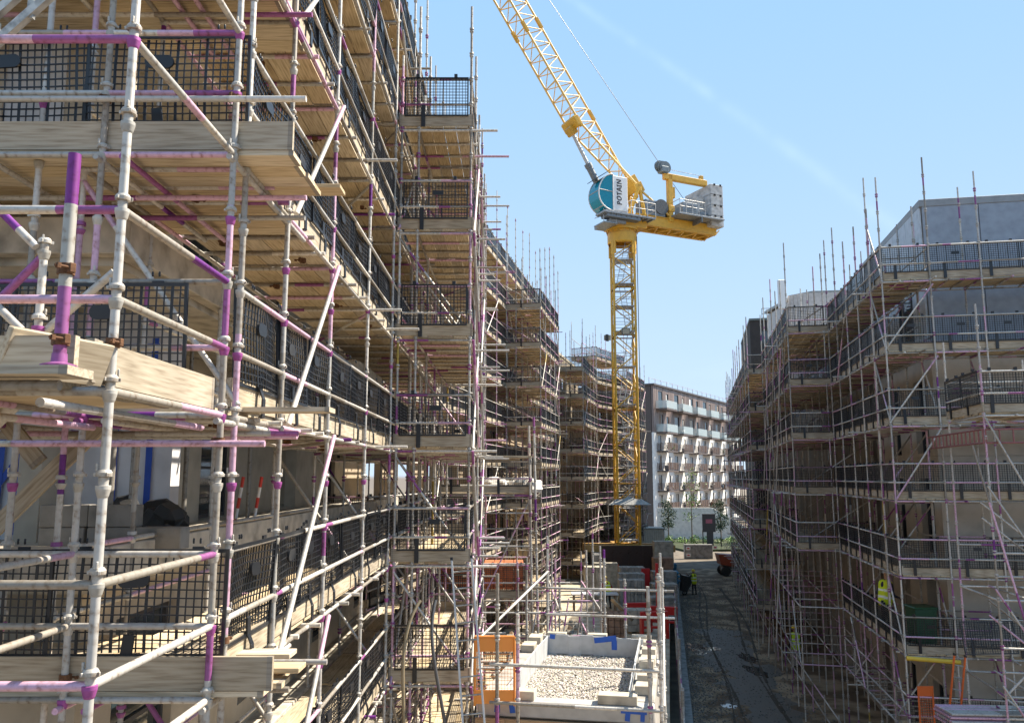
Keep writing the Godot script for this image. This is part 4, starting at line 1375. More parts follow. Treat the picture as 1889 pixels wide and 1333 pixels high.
func right_scaffold() -> void:
	var lv := [1.95, 3.95, 5.95, 7.95, 9.95, 11.95, 13.95]
	var t := thing("corner_face_scaffold", "shaded scaffold on the front of the right block, nearest the right edge", "scaffold", RC)
	run(t, t.position, V, -U, [0.0, 1.25, 2.55, 4.6, 6.8], 1.3, lv, {"tops": 2.6, "poke": 0.15, "brace": 0.25, "base": 0.0})
	t = thing("right_street_scaffold", "shaded scaffold along the street face of the right block behind the corner", "scaffold", RC + U * 1.4)
	run(t, t.position, U, -V, [-1.4, 0.0, 1.7, 3.4, 5.1, 6.7], 1.3, lv, {"tops": 2.4, "poke": 0.12, "brace": 0.3, "no_start": true, "base": 0.0, "open": [0]})
	var a := 0.2165
	var u2 := Vector3(sin(a), 0, -cos(a))
	var v2 := Vector3(cos(a), 0, sin(a))
	var O := RC + U * 8.2 - V * 1.45
	t = thing("right_stepped_scaffold", "shaded scaffold projection with a long blue raking tube on the right of the street", "scaffold", O)
	run(t, O, u2, -v2, steps(0.0, 12.1, 2.0), 2.7, lv, {"far": true, "rows": [0.0, -1.3, -2.7], "closed": [0], "tops": 2.4, "poke": 0.2, "brace": 0.5, "base": 0.0, "open": [0, 1], "bare": true, "guards": [5.95, 7.95, 9.95, 11.95, 13.95]})
	for k in 3:
		var p := O + u2 * (1.2 + k * 3.0) - v2 * 0.15
		tube(t, "raking_tube", p + UP * 13.6, p + u2 * 1.8 - v2 * 0.25 + UP * 8.0, 6, 0.03)
		tube(t, "raking_tube", p + UP * 8.0 - v2 * 0.2, p + u2 * 1.6 - v2 * 0.6 + UP * 1.0, 6, 0.03)
	O = O + u2 * 12.4 - v2 * 0.7
	t = thing("right_far_scaffold", "far end of the shaded scaffold at the end of the site road", "scaffold", O)
	run(t, O, u2, -v2, steps(0.0, 30.1, 2.5), 2.2, lv, {"far": true, "closed": [0, 1], "tops": 2.2, "poke": 0.35, "brace": 0.6, "base": 0.0})
	# the low loading tower in front of the corner
	t = thing("right_tower_scaffold", "low scaffold tower with lattice beams in front of the right block at the right edge", "scaffold", Vector3(10.55, 0, -18.4))
	run(t, t.position, V, -U, [0.0, 1.8, 3.6], 2.4, [3.95, 5.95, 9.95], {"tops": 1.2, "closed": [0], "poke": 0.15, "brace": 0.6, "base": 0.0, "open": [0, 1], "guards": [9.95]})
	for q in [[9.65, 9.35]]:
		for side in [[Vector3(10.5, 0, -18.4), U, 4.0], [Vector3(10.55, 0, -18.38), V, 3.6]]:
			var b := MB.new()
			var s: Vector3 = side[0]
			var d: Vector3 = side[1]
			var L: float = side[2]
			var c := Color(0.3, 0.12, 0.12)
			for y in q:
				b.bar(s + UP * y, s + d * L + UP * y, 0.024, c)
			for k in int(L / 0.28):
				b.bar(s + d * (k * 0.28) + UP * q[0], s + d * (k * 0.28) + UP * q[1], 0.018, c)
			b.xf = Transform3D.IDENTITY
			part(t, "lattice_beam", b.done(), M.tube, Transform3D(Basis.IDENTITY, -t.position))
	for q in [[8.0, 6.3, 0.0], [5.8, 4.1, 0.2], [3.8, 2.2, 0.1]]:
		tube(t, "brace", Vector3(10.45, q[0] + 0.4, -18.3), Vector3(12.2, q[1] - 1.0, -17.9))
		for k in 2:
			tube(t, "stair_stringer", Vector3(11.0, q[0] - k * 0.35, -19.6), Vector3(12.9, q[1] - k * 0.35, -19.2))
	tube(t, "brace", Vector3(10.3, 9.3, -18.5), Vector3(11.2, 4.0, -18.0))


func right_building() -> void:
	var t := thing("right_block", "unfinished block on the right with dark grey top storey and beige walls below", "building", RC + V * 1.6 + U * 1.6)
	var beige := Color(0.53, 0.48, 0.41)
	var y := 0.0
	var hs := [3.3, 2.95, 2.95, 2.95]
	for i in 4:
		var h: float = hs[i]
		var front := wall_frame(Vector3(0, y, 0), V, -U)
		part(t, "front_wall", wall_mesh(14.0, h - 0.01, 0.3, [Rect2(5.2, 0.9, 1.6, 1.5)], beige), M.render_wall, front)
		window(t, front * Transform3D(Basis.IDENTITY, Vector3(6.0, 1.65, -0.17)), 1.6, 1.5, Color(0.05, 0.05, 0.055))
		var side := wall_frame(U * 7.5 + UP * y, -U, -V)
		part(t, "side_wall", wall_mesh(7.2, h - 0.01, 0.3, [Rect2(5.5, 0.1, 1.3, h - 0.75), Rect2(2.6, 0.1, 1.1, h - 0.75), Rect2(0.4, 0.8, 1.2, 1.3)], beige), M.render_wall, side)
		for w in [[6.15, 1.3], [3.15, 1.1]]:
			if i != 1:
				window(t, side * Transform3D(Basis.IDENTITY, Vector3(w[0], 0.1 + (h - 0.75) * 0.5, -0.2)), w[1], h - 0.75, Color(0.05, 0.05, 0.055))
		part(t, "floor_slab", solid_box(Vector3(13.5, 0.25, 7.0), beige), M.concrete, Transform3D(Basis(V, UP, -U), V * 7.1 + U * 3.9 + UP * (y + h - 0.15)))
		y += h
	# dark panelled top storey
	var n := 9
	for k in n:
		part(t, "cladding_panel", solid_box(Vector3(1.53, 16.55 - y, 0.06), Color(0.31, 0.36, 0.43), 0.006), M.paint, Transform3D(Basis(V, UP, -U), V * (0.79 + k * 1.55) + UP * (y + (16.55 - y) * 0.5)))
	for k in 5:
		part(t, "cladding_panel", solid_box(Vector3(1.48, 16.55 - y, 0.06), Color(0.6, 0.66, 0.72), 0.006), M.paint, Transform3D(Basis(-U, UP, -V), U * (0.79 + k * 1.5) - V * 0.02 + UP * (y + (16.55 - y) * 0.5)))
	part(t, "roof", solid_box(Vector3(14.2, 0.22, 7.8), Color(0.3, 0.32, 0.34), 0.01), M.paint, Transform3D(Basis(V, UP, -U), V * 7.05 + U * 3.85 + UP * 16.66))
	window(t, wall_frame(U * 2.0 + UP * 13.5 - V * 0.06, -U, -V), 1.4, 2.4, Color(0.04, 0.04, 0.045))
	# the wall of the stepped part behind
	var a := 0.2165
	var u2 := Vector3(sin(a), 0, -cos(a))
	var v2 := Vector3(cos(a), 0, sin(a))
	var r := thing("right_far_block", "long unfinished block in shade behind the far scaffolds of the site road", "building", RC + U * 8.2 - V * 1.45 + v2 * 2.9 + u2 * 0.6)
	y = 0.0
	for i in 5:
		var h := 3.1
		var holes := []
		var s := 1.0
		while s < 43.0:
			holes.append(Rect2(s, 0.1, 1.4 + rng.randf(), 2.2))
			s += 3.0 + rng.randf() * 1.5
		part(r, "side_wall", wall_mesh(46.0, h - 0.01, 0.3, holes, Color(0.34, 0.3, 0.25) if i < 4 else Color(0.24, 0.25, 0.27)), M.render_wall, wall_frame(u2 * 46.0 + UP * y, -u2, -v2))
		part(r, "end_wall", wall_mesh(9.0, h - 0.01, 0.3, [Rect2(0.6, 0.1, 1.4, 2.3)], Color(0.34, 0.3, 0.25)), M.render_wall, wall_frame(UP * y, v2, -u2))
		part(r, "floor_slab", solid_box(Vector3(45.6, 0.22, 9.0), Color(0.36, 0.32, 0.27)), M.concrete, Transform3D(Basis(-u2, UP, -v2), u2 * 23.0 + v2 * 4.9 + UP * (y + h - 0.13)))
		y += h


func far_blocks() -> void:
	var t := thing("dark_tower_block", "dark brown block with tall blue windows rising behind the right scaffold", "building", Vector3(22.0, 0, -75.0))
	var a := 0.2165
	var B := Basis(Vector3(cos(a), 0, sin(a)), UP, Vector3(-sin(a), 0, cos(a)))
	part(t, "wall", wall_mesh(9.0, 22.9, 0.4, [Rect2(1.0, 18.6, 1.3, 3.4), Rect2(1.0, 14.6, 1.3, 2.6), Rect2(1.0, 11.0, 1.3, 2.6)], Color(0.05, 0.045, 0.045)), M.render_wall, Transform3D(B, Vector3.ZERO))
	part(t, "wall", solid_box(Vector3(0.4, 22.9, 14.0), Color(0.05, 0.045, 0.045)), M.render_wall, Transform3D(B, B * Vector3(0.21, 11.45, -7.45)))
	for w in [[20.3, 3.4], [15.9, 2.6], [12.3, 2.6]]:
		window(t, Transform3D(B, B * Vector3(1.65, w[0], -0.2)), 1.3, w[1], Color(0.05, 0.06, 0.07))
	part(t, "roof", solid_box(Vector3(9.1, 0.2, 14.2), Color(0.12, 0.15, 0.15)), M.paint, Transform3D(B, B * Vector3(4.5, 23.0, -7.0)))
	var r := MB.new()
	for k in 5:
		r.bar(Vector3(1.2 + k * 1.8, 23.1, -1.0), Vector3(1.2 + k * 1.8, 24.2, -1.0), 0.03, grey(0.3))
	for y in [23.7, 24.2]:
		r.bar(Vector3(1.2, y, -1.0), Vector3(8.4, y, -1.0), 0.03, grey(0.3))
	part(t, "roof_rail", r.done(), M.steel, Transform3D(B, Vector3.ZERO))
	t = thing("rounded_penthouse", "pale rounded roof storey with cladding joints above the right scaffold", "building", Vector3(20.9, 15.4, -59.0))
	for k in 16:
		var b := MB.new()
		var a0 := PI * 0.95 - k * PI * 0.045
		var p0 := Vector3(cos(a0) * 3.5 + 3.2, 0, sin(a0) * 1.6 - 1.6) if k < 6 else Vector3(1.0 + k * 0.5, 0, 0)
		var a1 := PI * 0.95 - (k + 1) * PI * 0.045
		var p1 := Vector3(cos(a1) * 3.5 + 3.2, 0, sin(a1) * 1.6 - 1.6) if k + 1 < 6 else Vector3(1.0 + (k + 1) * 0.5, 0, 0)
		b.strip(p0 + UP * 3.3, p1 + UP * 3.3 - (p1 - p0).normalized() * 0.02, 0.08, 6.6, Vector3(0, 0, 1), Color(0.55, 0.52, 0.5))
		part(t, "cladding_panel", b.done(), M.paint)
	part(t, "roof", flat([[0.2, -1.6], [0.0, -8.0], [9.0, -8.0], [9.0, 0.0], [4.0, 0.05], [1.2, -0.35]], 6.55, 6.75, Color(0.3, 0.31, 0.3)), M.paint)
	part(t, "body", solid_box(Vector3(8.6, 6.4, 6.0), Color(0.5, 0.48, 0.46)), M.paint, Transform3D(Basis.IDENTITY, Vector3(4.5, 3.2, -4.8)))
	t = thing("panel_antenna", "white upright panel antenna on a pole above the right scaffold", "antenna", Vector3(20.4, 18.0, -60.5))
	part(t, "pole", tube_mesh(5.2, 0, 8, 0.05), M.steel)
	part(t, "panel", solid_box(Vector3(0.6, 2.2, 0.25), grey(0.75), 0.04), M.plastic, Transform3D(Basis.IDENTITY, Vector3(-0.2, 4.1, 0.2)))


func white_apartments() -> void:
	var a := deg_to_rad(30.7)
	var d := Vector3(sin(a), 0, -cos(a))
	var o := Vector3(cos(a), 0, sin(a))
	var t := thing("white_apartments", "finished white apartment block with brown upper storeys and rows of balconies at the street's end", "building", Vector3(21.5, 0, -125.0))
	var F := wall_frame(Vector3.ZERO, d, o)
	var L := 46.0
	var white := Color(0.86, 0.85, 0.83)
	var brown := Color(0.22, 0.17, 0.155)
	var fy := [0.6, 3.5, 6.5, 9.5, 12.5]
	var frame := Color(0.05, 0.05, 0.055)
	for i in 5:
		var h: float = (fy[i + 1] if i < 4 else 15.3) - fy[i]
		var holes := []
		for k in 6:
			var s := 1.6 + k * 7.4
			holes.append(Rect2(s, 0.15, 1.5, 2.25))
			holes.append(Rect2(s + 4.6, 0.5, 0.8, 1.8))
		part(t, "storey_wall", wall_mesh(L, h, 0.35, holes, white), M.render_wall, F * Transform3D(Basis.IDENTITY, Vector3(0, fy[i], 0)))
		for hh in holes:
			window(t, F * Transform3D(Basis.IDENTITY, Vector3(hh.position.x + hh.size.x * 0.5, fy[i] + hh.position.y + hh.size.y * 0.5, -0.07)), hh.size.x, hh.size.y, frame, true, true)
	# vertical boards of the two brown storeys
	for i in 2:
		var y: float = 15.3 + i * 3.6
		var holes := []
		for k in 6:
			var s := 2.0 + k * 7.4
			holes.append(Rect2(s, 0.2, 2.0, 2.7))
			holes.append(Rect2(s + 3.6, 0.9, 1.0, 1.8))
		part(t, "brown_wall", wall_mesh(L, 3.6, 0.3, holes, brown), M.paint, F * Transform3D(Basis.IDENTITY, Vector3(0, y, 0)))
		for hh in holes:
			window(t, F * Transform3D(Basis.IDENTITY, Vector3(hh.position.x + hh.size.x * 0.5, y + hh.position.y + hh.size.y * 0.5, -0.08)), hh.size.x, hh.size.y, frame, true, true)
		var s := 0.2
		while s < L:
			var free := true
			for hh in holes:
				if s > hh.position.x - 0.12 and s < hh.end.x + 0.12:
					free = false
			if free:
				part(t, "cladding_board", solid_box(Vector3(0.3, 3.56, 0.04), brown * rng.randf_range(0.8, 1.4)), M.paint, F * Transform3D(Basis.IDENTITY, Vector3(s, y + 1.8, 0.02)))
			s += 0.42
	part(t, "roof", solid_box(Vector3(L + 0.6, 0.25, 14.0), Color(0.1, 0.09, 0.09)), M.paint, F * Transform3D(Basis.IDENTITY, Vector3(L * 0.5, 22.6, -6.7)))
	part(t, "end_wall", solid_box(Vector3(0.3, 22.4, 13.0), Color(0.1, 0.075, 0.07)), M.paint, F * Transform3D(Basis.IDENTITY, Vector3(0.16, 11.3, -6.9)))
	for k in 18:
		part(t, "roof_rail", tube_mesh(1.1, 0, 5, 0.04), M.steel, F * Transform3D(Basis.IDENTITY, Vector3(0.5 + k * 2.6, 22.7, -0.8)))
		if k < 17:
			part(t, "roof_rail", tube_mesh(2.6, 1, 5, 0.03), M.steel, F * Transform3D(Basis(Vector3.UP, Vector3.RIGHT, Vector3.FORWARD), Vector3(0.5 + k * 2.6, 23.7, -0.8)))
	# balconies
	for i in 6:
		var y: float = [3.5, 6.5, 9.5, 12.5, 15.3, 18.9][i]
		for k in 6:
			var s := 1.0 + k * 7.4
			var depth := 1.8
			var w := 4.6
			part(t, "balcony_slab", solid_box(Vector3(w, 0.25, depth), Color(0.12, 0.09, 0.075)), M.paint, F * Transform3D(Basis.IDENTITY, Vector3(s + w * 0.5, y - 0.05, depth * 0.5)))
			if i >= 4:
				var g := MB.new()
				g.box(Vector3(0, 0.6, depth), Vector3(w, 1.15, 0.02), Color.WHITE)
				for e in [-0.5, 0.5]:
					g.box(Vector3(e * w, 0.6, depth * 0.5), Vector3(0.02, 1.15, depth - 0.05), Color.WHITE)
				part(t, "glass_balustrade", g.done(), M.glass, F * Transform3D(Basis.IDENTITY, Vector3(s + w * 0.5, y + 0.1, 0)))
			else:
				var g := MB.new()
				var c := Color(0.15, 0.1, 0.08)
				for n in int(w / 0.2):
					if (n + k) % 5 != 4:
						g.box(Vector3(-w * 0.5 + (n + 0.5) * 0.2, 0.6, depth), Vector3(0.13, 1.05, 0.03), c)
				for n in int(depth / 0.22):
					for e in [-0.5, 0.5]:
						g.box(Vector3(e * w, 0.6, (n + 0.5) * 0.22), Vector3(0.03, 1.05, 0.1), c)
				g.box(Vector3(0, 1.15, depth), Vector3(w, 0.05, 0.06), c)
				part(t, "slatted_balustrade", g.done(), M.paint, F * Transform3D(Basis.IDENTITY, Vector3(s + w * 0.5, y + 0.1, 0)))
			for n in rng.randi() % 4:
				part(t, "balcony_furniture", solid_box(Vector3(0.5, 0.5 + 0.4 * (n % 2), 0.5), [Color(0.4, 0.38, 0.35), Color(0.05, 0.07, 0.1), Color(0.25, 0.12, 0.05), Color(0.1, 0.2, 0.3)][rng.randi() % 4], 0.05), M.plastic, F * Transform3D(Basis(UP, rng.randf()), Vector3(s + 0.6 + rng.randf() * (w - 1.2), y + 0.4, 0.5 + rng.randf() * 0.8)))
			if (i * 3 + k) % 4 == 1 and i < 4:
				part(t, "balcony_plants", leaf_clump(0.9, 0.7, 60, Color(0.07, 0.13, 0.03)), M.leaf, F * Transform3D(Basis.IDENTITY, Vector3(s + w * 0.5, y + 0.7, depth - 0.5)))
	# ground wall with stair, garden in front
	var g := thing("garden_stair_wall", "cream garden wall with a stair sloping down in front of the white apartments", "wall", Vector3(21.5, 0, -118.0))
	var b := MB.new()
	b.prism(PackedVector2Array([Vector2(-1, 0), Vector2(12.6, 0), Vector2(12.6, 0.9), Vector2(6.6, 4.3), Vector2(-1, 4.3)]), -0.3, 0.3, Color(0.66, 0.63, 0.58))
	part(g, "wall", b.done(), M.render_wall)
	for k in 14:
		part(g, "step", solid_box(Vector3(0.45, 0.25, 1.6), Color(0.6, 0.58, 0.54)), M.concrete, Transform3D(Basis.IDENTITY, Vector3(6.9 + k * 0.42, 4.1 - k * 0.24, -1.3)))
	structure("garden_bed", flat([[17.0, -113.5], [40.0, -113.5], [42.0, -100.0], [20.0, -97.5]], 0.0, 0.25, Color(0.1, 0.17, 0.04)), M.ground)


func leaf_clump(r: float, h: float, n: int, col: Color) -> ArrayMesh:
	var b := MB.new()
	for i in n:
		var d := Vector3(rng.randfn(), rng.randfn(), rng.randfn()).normalized() * pow(rng.randf(), 0.4)
		var p := Vector3(d.x * r, d.y * h, d.z * r)
		var s := rng.randf_range(0.1, 0.2) * maxf(0.7, r)
		var x := Vector3(rng.randfn(), rng.randfn(), rng.randfn()).normalized()
		var z := x.cross(Vector3(rng.randfn(), rng.randfn(), rng.randfn())).normalized()
		var c := col * rng.randf_range(0.6, 1.6)
		var nn := x.cross(z).normalized()
		b.tri(p - x * s, p + z * s * 0.6, p + x * s, nn, nn, nn, c, c, c)
		b.tri(p - x * s, p + x * s, p - z * s * 0.6, nn, nn, nn, c, c, c)
	return b.done()


func young_tree(label: String, at: Vector3, h: float, r: float, col: Color, dense := true) -> void:
	var t := thing("young_tree", label, "tree", at)
	var tr := MB.new()
	tr.sweep([[Vector3.ZERO, 0.09, Color(0.12, 0.09, 0.06)], [UP * h * 0.4, 0.06, Color(0.12, 0.09, 0.06)], [UP * h * 0.95 + Vector3(0.1, 0, 0), 0.015, Color(0.12, 0.09, 0.06)]], 7)
	for k in 12:
		var y := h * (0.3 + 0.055 * k)
		var a := k * 2.4
		tr.bar(UP * y, Vector3(cos(a), 0.7, sin(a)) * r * (0.9 - 0.05 * k) + UP * y, 0.025, Color(0.12, 0.09, 0.06), 5, 0.008)
	part(t, "trunk", tr.done(), M.cloth)
	var b := MB.new()
	for k in (26 if dense else 16):
		var u := rng.randf()
		var y := h * (0.3 + 0.68 * u)
		var rr := r * (0.35 + 1.1 * sin(PI * clampf(u * 0.85 + 0.12, 0.0, 1.0)) * 0.6)
		var a := rng.randf() * TAU
		var q := Vector3(cos(a) * rr * rng.randf_range(0.2, 0.9), y, sin(a) * rr * rng.randf_range(0.2, 0.9))
		for i in (42 if dense else 26):
			var p := q + Vector3(rng.randfn(), rng.randfn(), rng.randfn()) * r * 0.24
			var s := rng.randf_range(0.07, 0.15)
			var x := Vector3(rng.randfn(), rng.randfn(), rng.randfn()).normalized()
			var z := x.cross(Vector3(rng.randfn(), rng.randfn(), rng.randfn())).normalized()
			var nn := x.cross(z).normalized()
			var c := col * rng.randf_range(0.6, 1.5)
			b.tri(p - x * s, p + z * s * 0.6, p + x * s, nn, nn, nn, c, c, c)
			b.tri(p - x * s, p + x * s, p - z * s * 0.6, nn, nn, nn, c, c, c)
	part(t, "crown", b.done(), M.leaf)


# ---------------------------------------------------------------- crane
func truss(b: MB, p0: Vector3, p1: Vector3, corners: Array, rc: float, rb: float, bays: int, col: Color, pairs: Array, ends := true) -> void:
	# corners: offsets of the chords at both ends; pairs: which chords are laced together
	for c in corners:
		b.bar(p0 + c, p1 + c, rc, col, 8)
	for pr in pairs:
		for k in bays:
			var a0: Vector3 = p0.lerp(p1, float(k) / bays) + corners[pr[0]]
			var a1: Vector3 = p0.lerp(p1, float(k + 1) / bays) + corners[pr[0]]
			var c0: Vector3 = p0.lerp(p1, float(k) / bays) + corners[pr[1]]
			var c1: Vector3 = p0.lerp(p1, float(k + 1) / bays) + corners[pr[1]]
			if k % 2 == 0:
				b.bar(a0, c1, rb, col, 6)
			else:
				b.bar(c0, a1, rb, col, 6)
			if k == 0 and ends:
				b.bar(a0, c0, rb * 1.3, col, 6)
			if k == bays - 1 and ends:
				b.bar(a1, c1, rb * 1.3, col, 6)


func crane() -> void:
	var t := thing("tower_crane", "yellow luffing tower crane with white cab and blue glass rising above the street", "crane", Vector3(8.55, 1.2, -62.0))
	var Y := Color(0.72, 0.4, 0.045)
	var YL := Color(0.8, 0.52, 0.15)
	var gy := Color(0.33, 0.35, 0.37)
	var at := func(y: float) -> Vector3: return Vector3(0, y - 1.2, 0)
	# foundation cross and mast sections
	var f := MB.new()
	f.box(Vector3(0, 1.0, 0), Vector3(5.6, 2.0, 5.6), Color(0.42, 0.4, 0.37), 0.03)
	part(t, "foundation", f.done(), M.concrete)
	f = MB.new()
	for s in [-1.0, 1.0]:
		f.box(Vector3(0, 2.25, s * 0.82), Vector3(6.6, 0.5, 0.4), Color(0.5, 0.3, 0.1), 0.02)
		f.box(Vector3(s * 0.82, 2.28, 0), Vector3(0.38, 0.45, 5.6), Color(0.5, 0.3, 0.1), 0.02)
	part(t, "base_frame", f.done(), M.paint)
	var cs := []
	for q in [[-1, -1], [1, -1], [1, 1], [-1, 1]]:
		cs.append(Vector3(q[0] * 0.8, 0, q[1] * 0.8))
	var ys := [3.7, 8.1, 13.65, 19.2, 22.9, 26.45]
	for i in ys.size() - 1:
		var b := MB.new()
		truss(b, at.call(ys[i]), at.call(ys[i + 1]), cs, 0.095, 0.042, 4 if i in [1, 2] else 3, Y, [[0, 1], [1, 2], [3, 2], [0, 3]])
		part(t, "mast_section", b.done(), M.paint)
		var l := MB.new()
		var g := Color(0.42, 0.44, 0.47)
		for y in [ys[i] + 0.3, (ys[i] + ys[i + 1]) * 0.5 + 0.4]:
			l.box(at.call(y), Vector3(1.5, 0.05, 1.5), g)
			for s in [-1.0, 1.0]:
				for hh in [0.5, 1.0]:
					l.bar(at.call(y + hh) + Vector3(-0.75, 0, s * 0.75), at.call(y + hh) + Vector3(0.75, 0, s * 0.75), 0.02, g, 5)
		part(t, "mast_platform", l.done(), M.steel)
		l = MB.new()
		var x0 := -0.35 if i % 2 == 0 else 0.3
		for k in [-0.2, 0.2]:
			l.bar(at.call(ys[i] + 0.3) + Vector3(x0 + k, 0, 0.5), at.call(ys[i + 1] + 0.4) + Vector3(0.5 - x0 + k - 0.4, 0, 0.5), 0.03, grey(0.6), 6)
		for k in 14:
			var p: Vector3 = at.call(ys[i] + 0.3).lerp(at.call(ys[i + 1] + 0.4), (k + 0.5) / 14.0) + Vector3(lerpf(x0, 0.1 - x0, (k + 0.5) / 14.0), 0, 0.5)
			l.bar(p - Vector3(0.2, 0, 0), p + Vector3(0.2, 0, 0), 0.018, grey(0.6), 5)
		for k in 3:
			var p: Vector3 = at.call(lerpf(ys[i], ys[i + 1], 0.45 + k * 0.17)) + Vector3(0.05, 0, 0.45)
			var rings := []
			for j in 9:
				rings.append([p + Vector3(cos(PI * j / 8.0) * 0.38, 0, 0.15 - sin(PI * j / 8.0) * 0.7), 0.016, grey(0.5)])
			l.sweep(rings, 5)
		part(t, "mast_ladder", l.done(), M.steel)
	# grey climbing guard, cable and lamps on the mast
	for k in 4:
		var b := MB.new()
		b.xf = Transform3D(Basis(UP, k * PI * 0.5), at.call(6.9))
		b.face(Vector3(-1.55, -0.3, 1.55), Vector3(1.55, -0.3, 1.55), Vector3(0.95, 0.1, 1.0), Color(0.38, 0.37, 0.35))
		b.face(Vector3(-1.55, -0.3, 1.55), Vector3(0.95, 0.1, 1.0), Vector3(-0.95, 0.1, 1.0), Color(0.38, 0.37, 0.35))
		b.face(Vector3(-1.55, -0.31, 1.55), Vector3(1.55, -0.31, 1.55), Vector3(0.0, 0.3, 1.0), Color(0.38, 0.37, 0.35))
		part(t, "climbing_guard", b.done(), M.steel)
	var cb := MB.new()
	cb.bar(at.call(4.0) + Vector3(1.0, 0, 0.9), at.call(26.8) + Vector3(1.0, 0, 0.9), 0.03, grey(0.03), 6)
	part(t, "power_cable", cb.done(), M.plastic)
	for q in [[0.0, 19.4, 1.1], [-1.35, 19.0, 0.6]]:
		var b := MB.new()
		b.box(Vector3.ZERO, Vector3(0.62, 0.5, 0.2), grey(0.04), 0.02, Basis(UP, -q[0]))
		b.box(Vector3(0, 0, 0.11), Vector3(0.52, 0.4, 0.012), Color(0.4, 0.35, 0.26))
		part(t, "flood_lamp", b.done(), M.plastic, Transform3D(Basis(Vector3.RIGHT, 0.1), at.call(q[1]) + Vector3(q[0], 0, q[2])))
	# slewing ring
	var b := MB.new()
	b.xf = Transform3D(Basis.IDENTITY, at.call(26.4))
	b.lathe([[1.08, 0.0], [1.14, 0.1], [1.14, 0.75], [1.02, 0.8], [1.02, 1.0], [1.24, 1.05], [1.24, 1.2], [0.0, 1.2]], 28, Y)
	for k in 4:
		var a := PI * 0.25 + k * PI * 0.5
		b.strip(Vector3(cos(a) * 1.12, 0.1, sin(a) * 1.12), Vector3(cos(a) * 1.12, -0.9, sin(a) * 1.12), 0.45, 0.1, Vector3(-sin(a), 0, cos(a)), Y)
	for k in 16:
		var a := TAU * k / 16.0
		b.bar(Vector3(cos(a) * 1.18, 0.85, sin(a) * 1.18), Vector3(cos(a) * 1.18, 1.02, sin(a) * 1.18), 0.04, Y * 0.7, 6)
	part(t, "slewing_ring", b.done(), M.paint)
	# everything that turns: +x along the counter jib, jib along -x
	var R := Basis(UP, deg_to_rad(25.0))
	var X := func(x: float, y: float, z: float) -> Vector3: return R * Vector3(x, 0, z) + Vector3(0, y - 1.2, 0)
	var T := Transform3D(R, Vector3(0, -1.2, 0))
	b = MB.new()
	b.box(Vector3(0.3, 27.95, 0), Vector3(2.6, 0.7, 2.2), Y, 0.03)
	b.box(Vector3(-1.2, 27.75, 0.2), Vector3(1.4, 0.25, 2.4), gy * 0.8, 0.02)
	part(t, "slewing_platform", b.done(), M.paint, T)
	# counter jib: two deep beams and lacing below
	b = MB.new()
	for s in [-0.75, 0.75]:
		b.box(Vector3(4.6, 28.4, s), Vector3(7.6, 0.75, 0.16), Y, 0.02)
		b.box(Vector3(4.6, 28.79, s), Vector3(7.6, 0.05, 0.32), Y)
		b.box(Vector3(4.6, 28.01, s), Vector3(7.6, 0.05, 0.32), Y)
	for k in 6:
		var x := 1.0 + k * 1.25
		b.bar(Vector3(x, 27.98, -0.75), Vector3(x + 0.62, 27.98, 0.75), 0.06, Y, 6)
		b.bar(Vector3(x + 0.62, 27.98, 0.75), Vector3(x + 1.25, 27.98, -0.75), 0.06, Y, 6)
	b.box(Vector3(8.45, 28.4, 0), Vector3(0.16, 0.72, 1.7), Y, 0.02)
	b.bar(Vector3(8.4, 28.0, 0.7), Vector3(8.9, 28.5, 0.7), 0.05, Y)
	part(t, "counter_jib", b.done(), M.paint, T)
	# decks, rails
	b = MB.new()
	b.box(Vector3(-0.4, 28.24, 1.2), Vector3(4.6, 0.14, 1.3), gy, 0.01)
	b.box(Vector3(-0.9, 28.05, 1.3), Vector3(3.0, 0.3, 0.9), gy * 0.7, 0.02)
	for k in 10:
		b.box(Vector3(-2.5 + k * 0.46, 28.14, 1.2), Vector3(0.05, 0.12, 1.32), gy * 0.6)
	b.box(Vector3(6.2, 28.95, 1.3), Vector3(4.4, 0.12, 1.5), gy, 0.01)
	b.box(Vector3(6.2, 28.7, 1.35), Vector3(0.12, 0.4, 1.3), gy * 0.6)
	b.box(Vector3(-1.9, 27.55, 0.7), Vector3(1.2, 0.1, 1.5), gy, 0.01)
	part(t, "walkway_deck", b.done(), M.steel, T)
	b = MB.new()
	for q in [[-0.3, 1.9, 28.3, 1.83], [4.1, 6.5, 29.0, 2.0], [-2.5, -1.4, 27.6, 1.4]]:
		var n := int((q[1] - q[0]) / 0.55)
		for k in n + 1:
			var x: float = lerpf(q[0], q[1], float(k) / n)
			b.bar(Vector3(x, q[2], q[3]), Vector3(x, q[2] + 1.1, q[3]), 0.028, grey(0.55), 6)
		for hh in [0.55, 1.1]:
			b.bar(Vector3(q[0], q[2] + hh, q[3]), Vector3(q[1], q[2] + hh, q[3]), 0.028, grey(0.55), 6)
			b.bar(Vector3(q[1], q[2] + hh, q[3]), Vector3(q[1], q[2] + hh, q[3] - 1.3), 0.028, grey(0.55), 6)
			b.bar(Vector3(q[0], q[2] + hh, q[3]), Vector3(q[0], q[2] + hh, q[3] - 1.3), 0.028, grey(0.55), 6)
	part(t, "handrail", b.done(), M.steel, T)
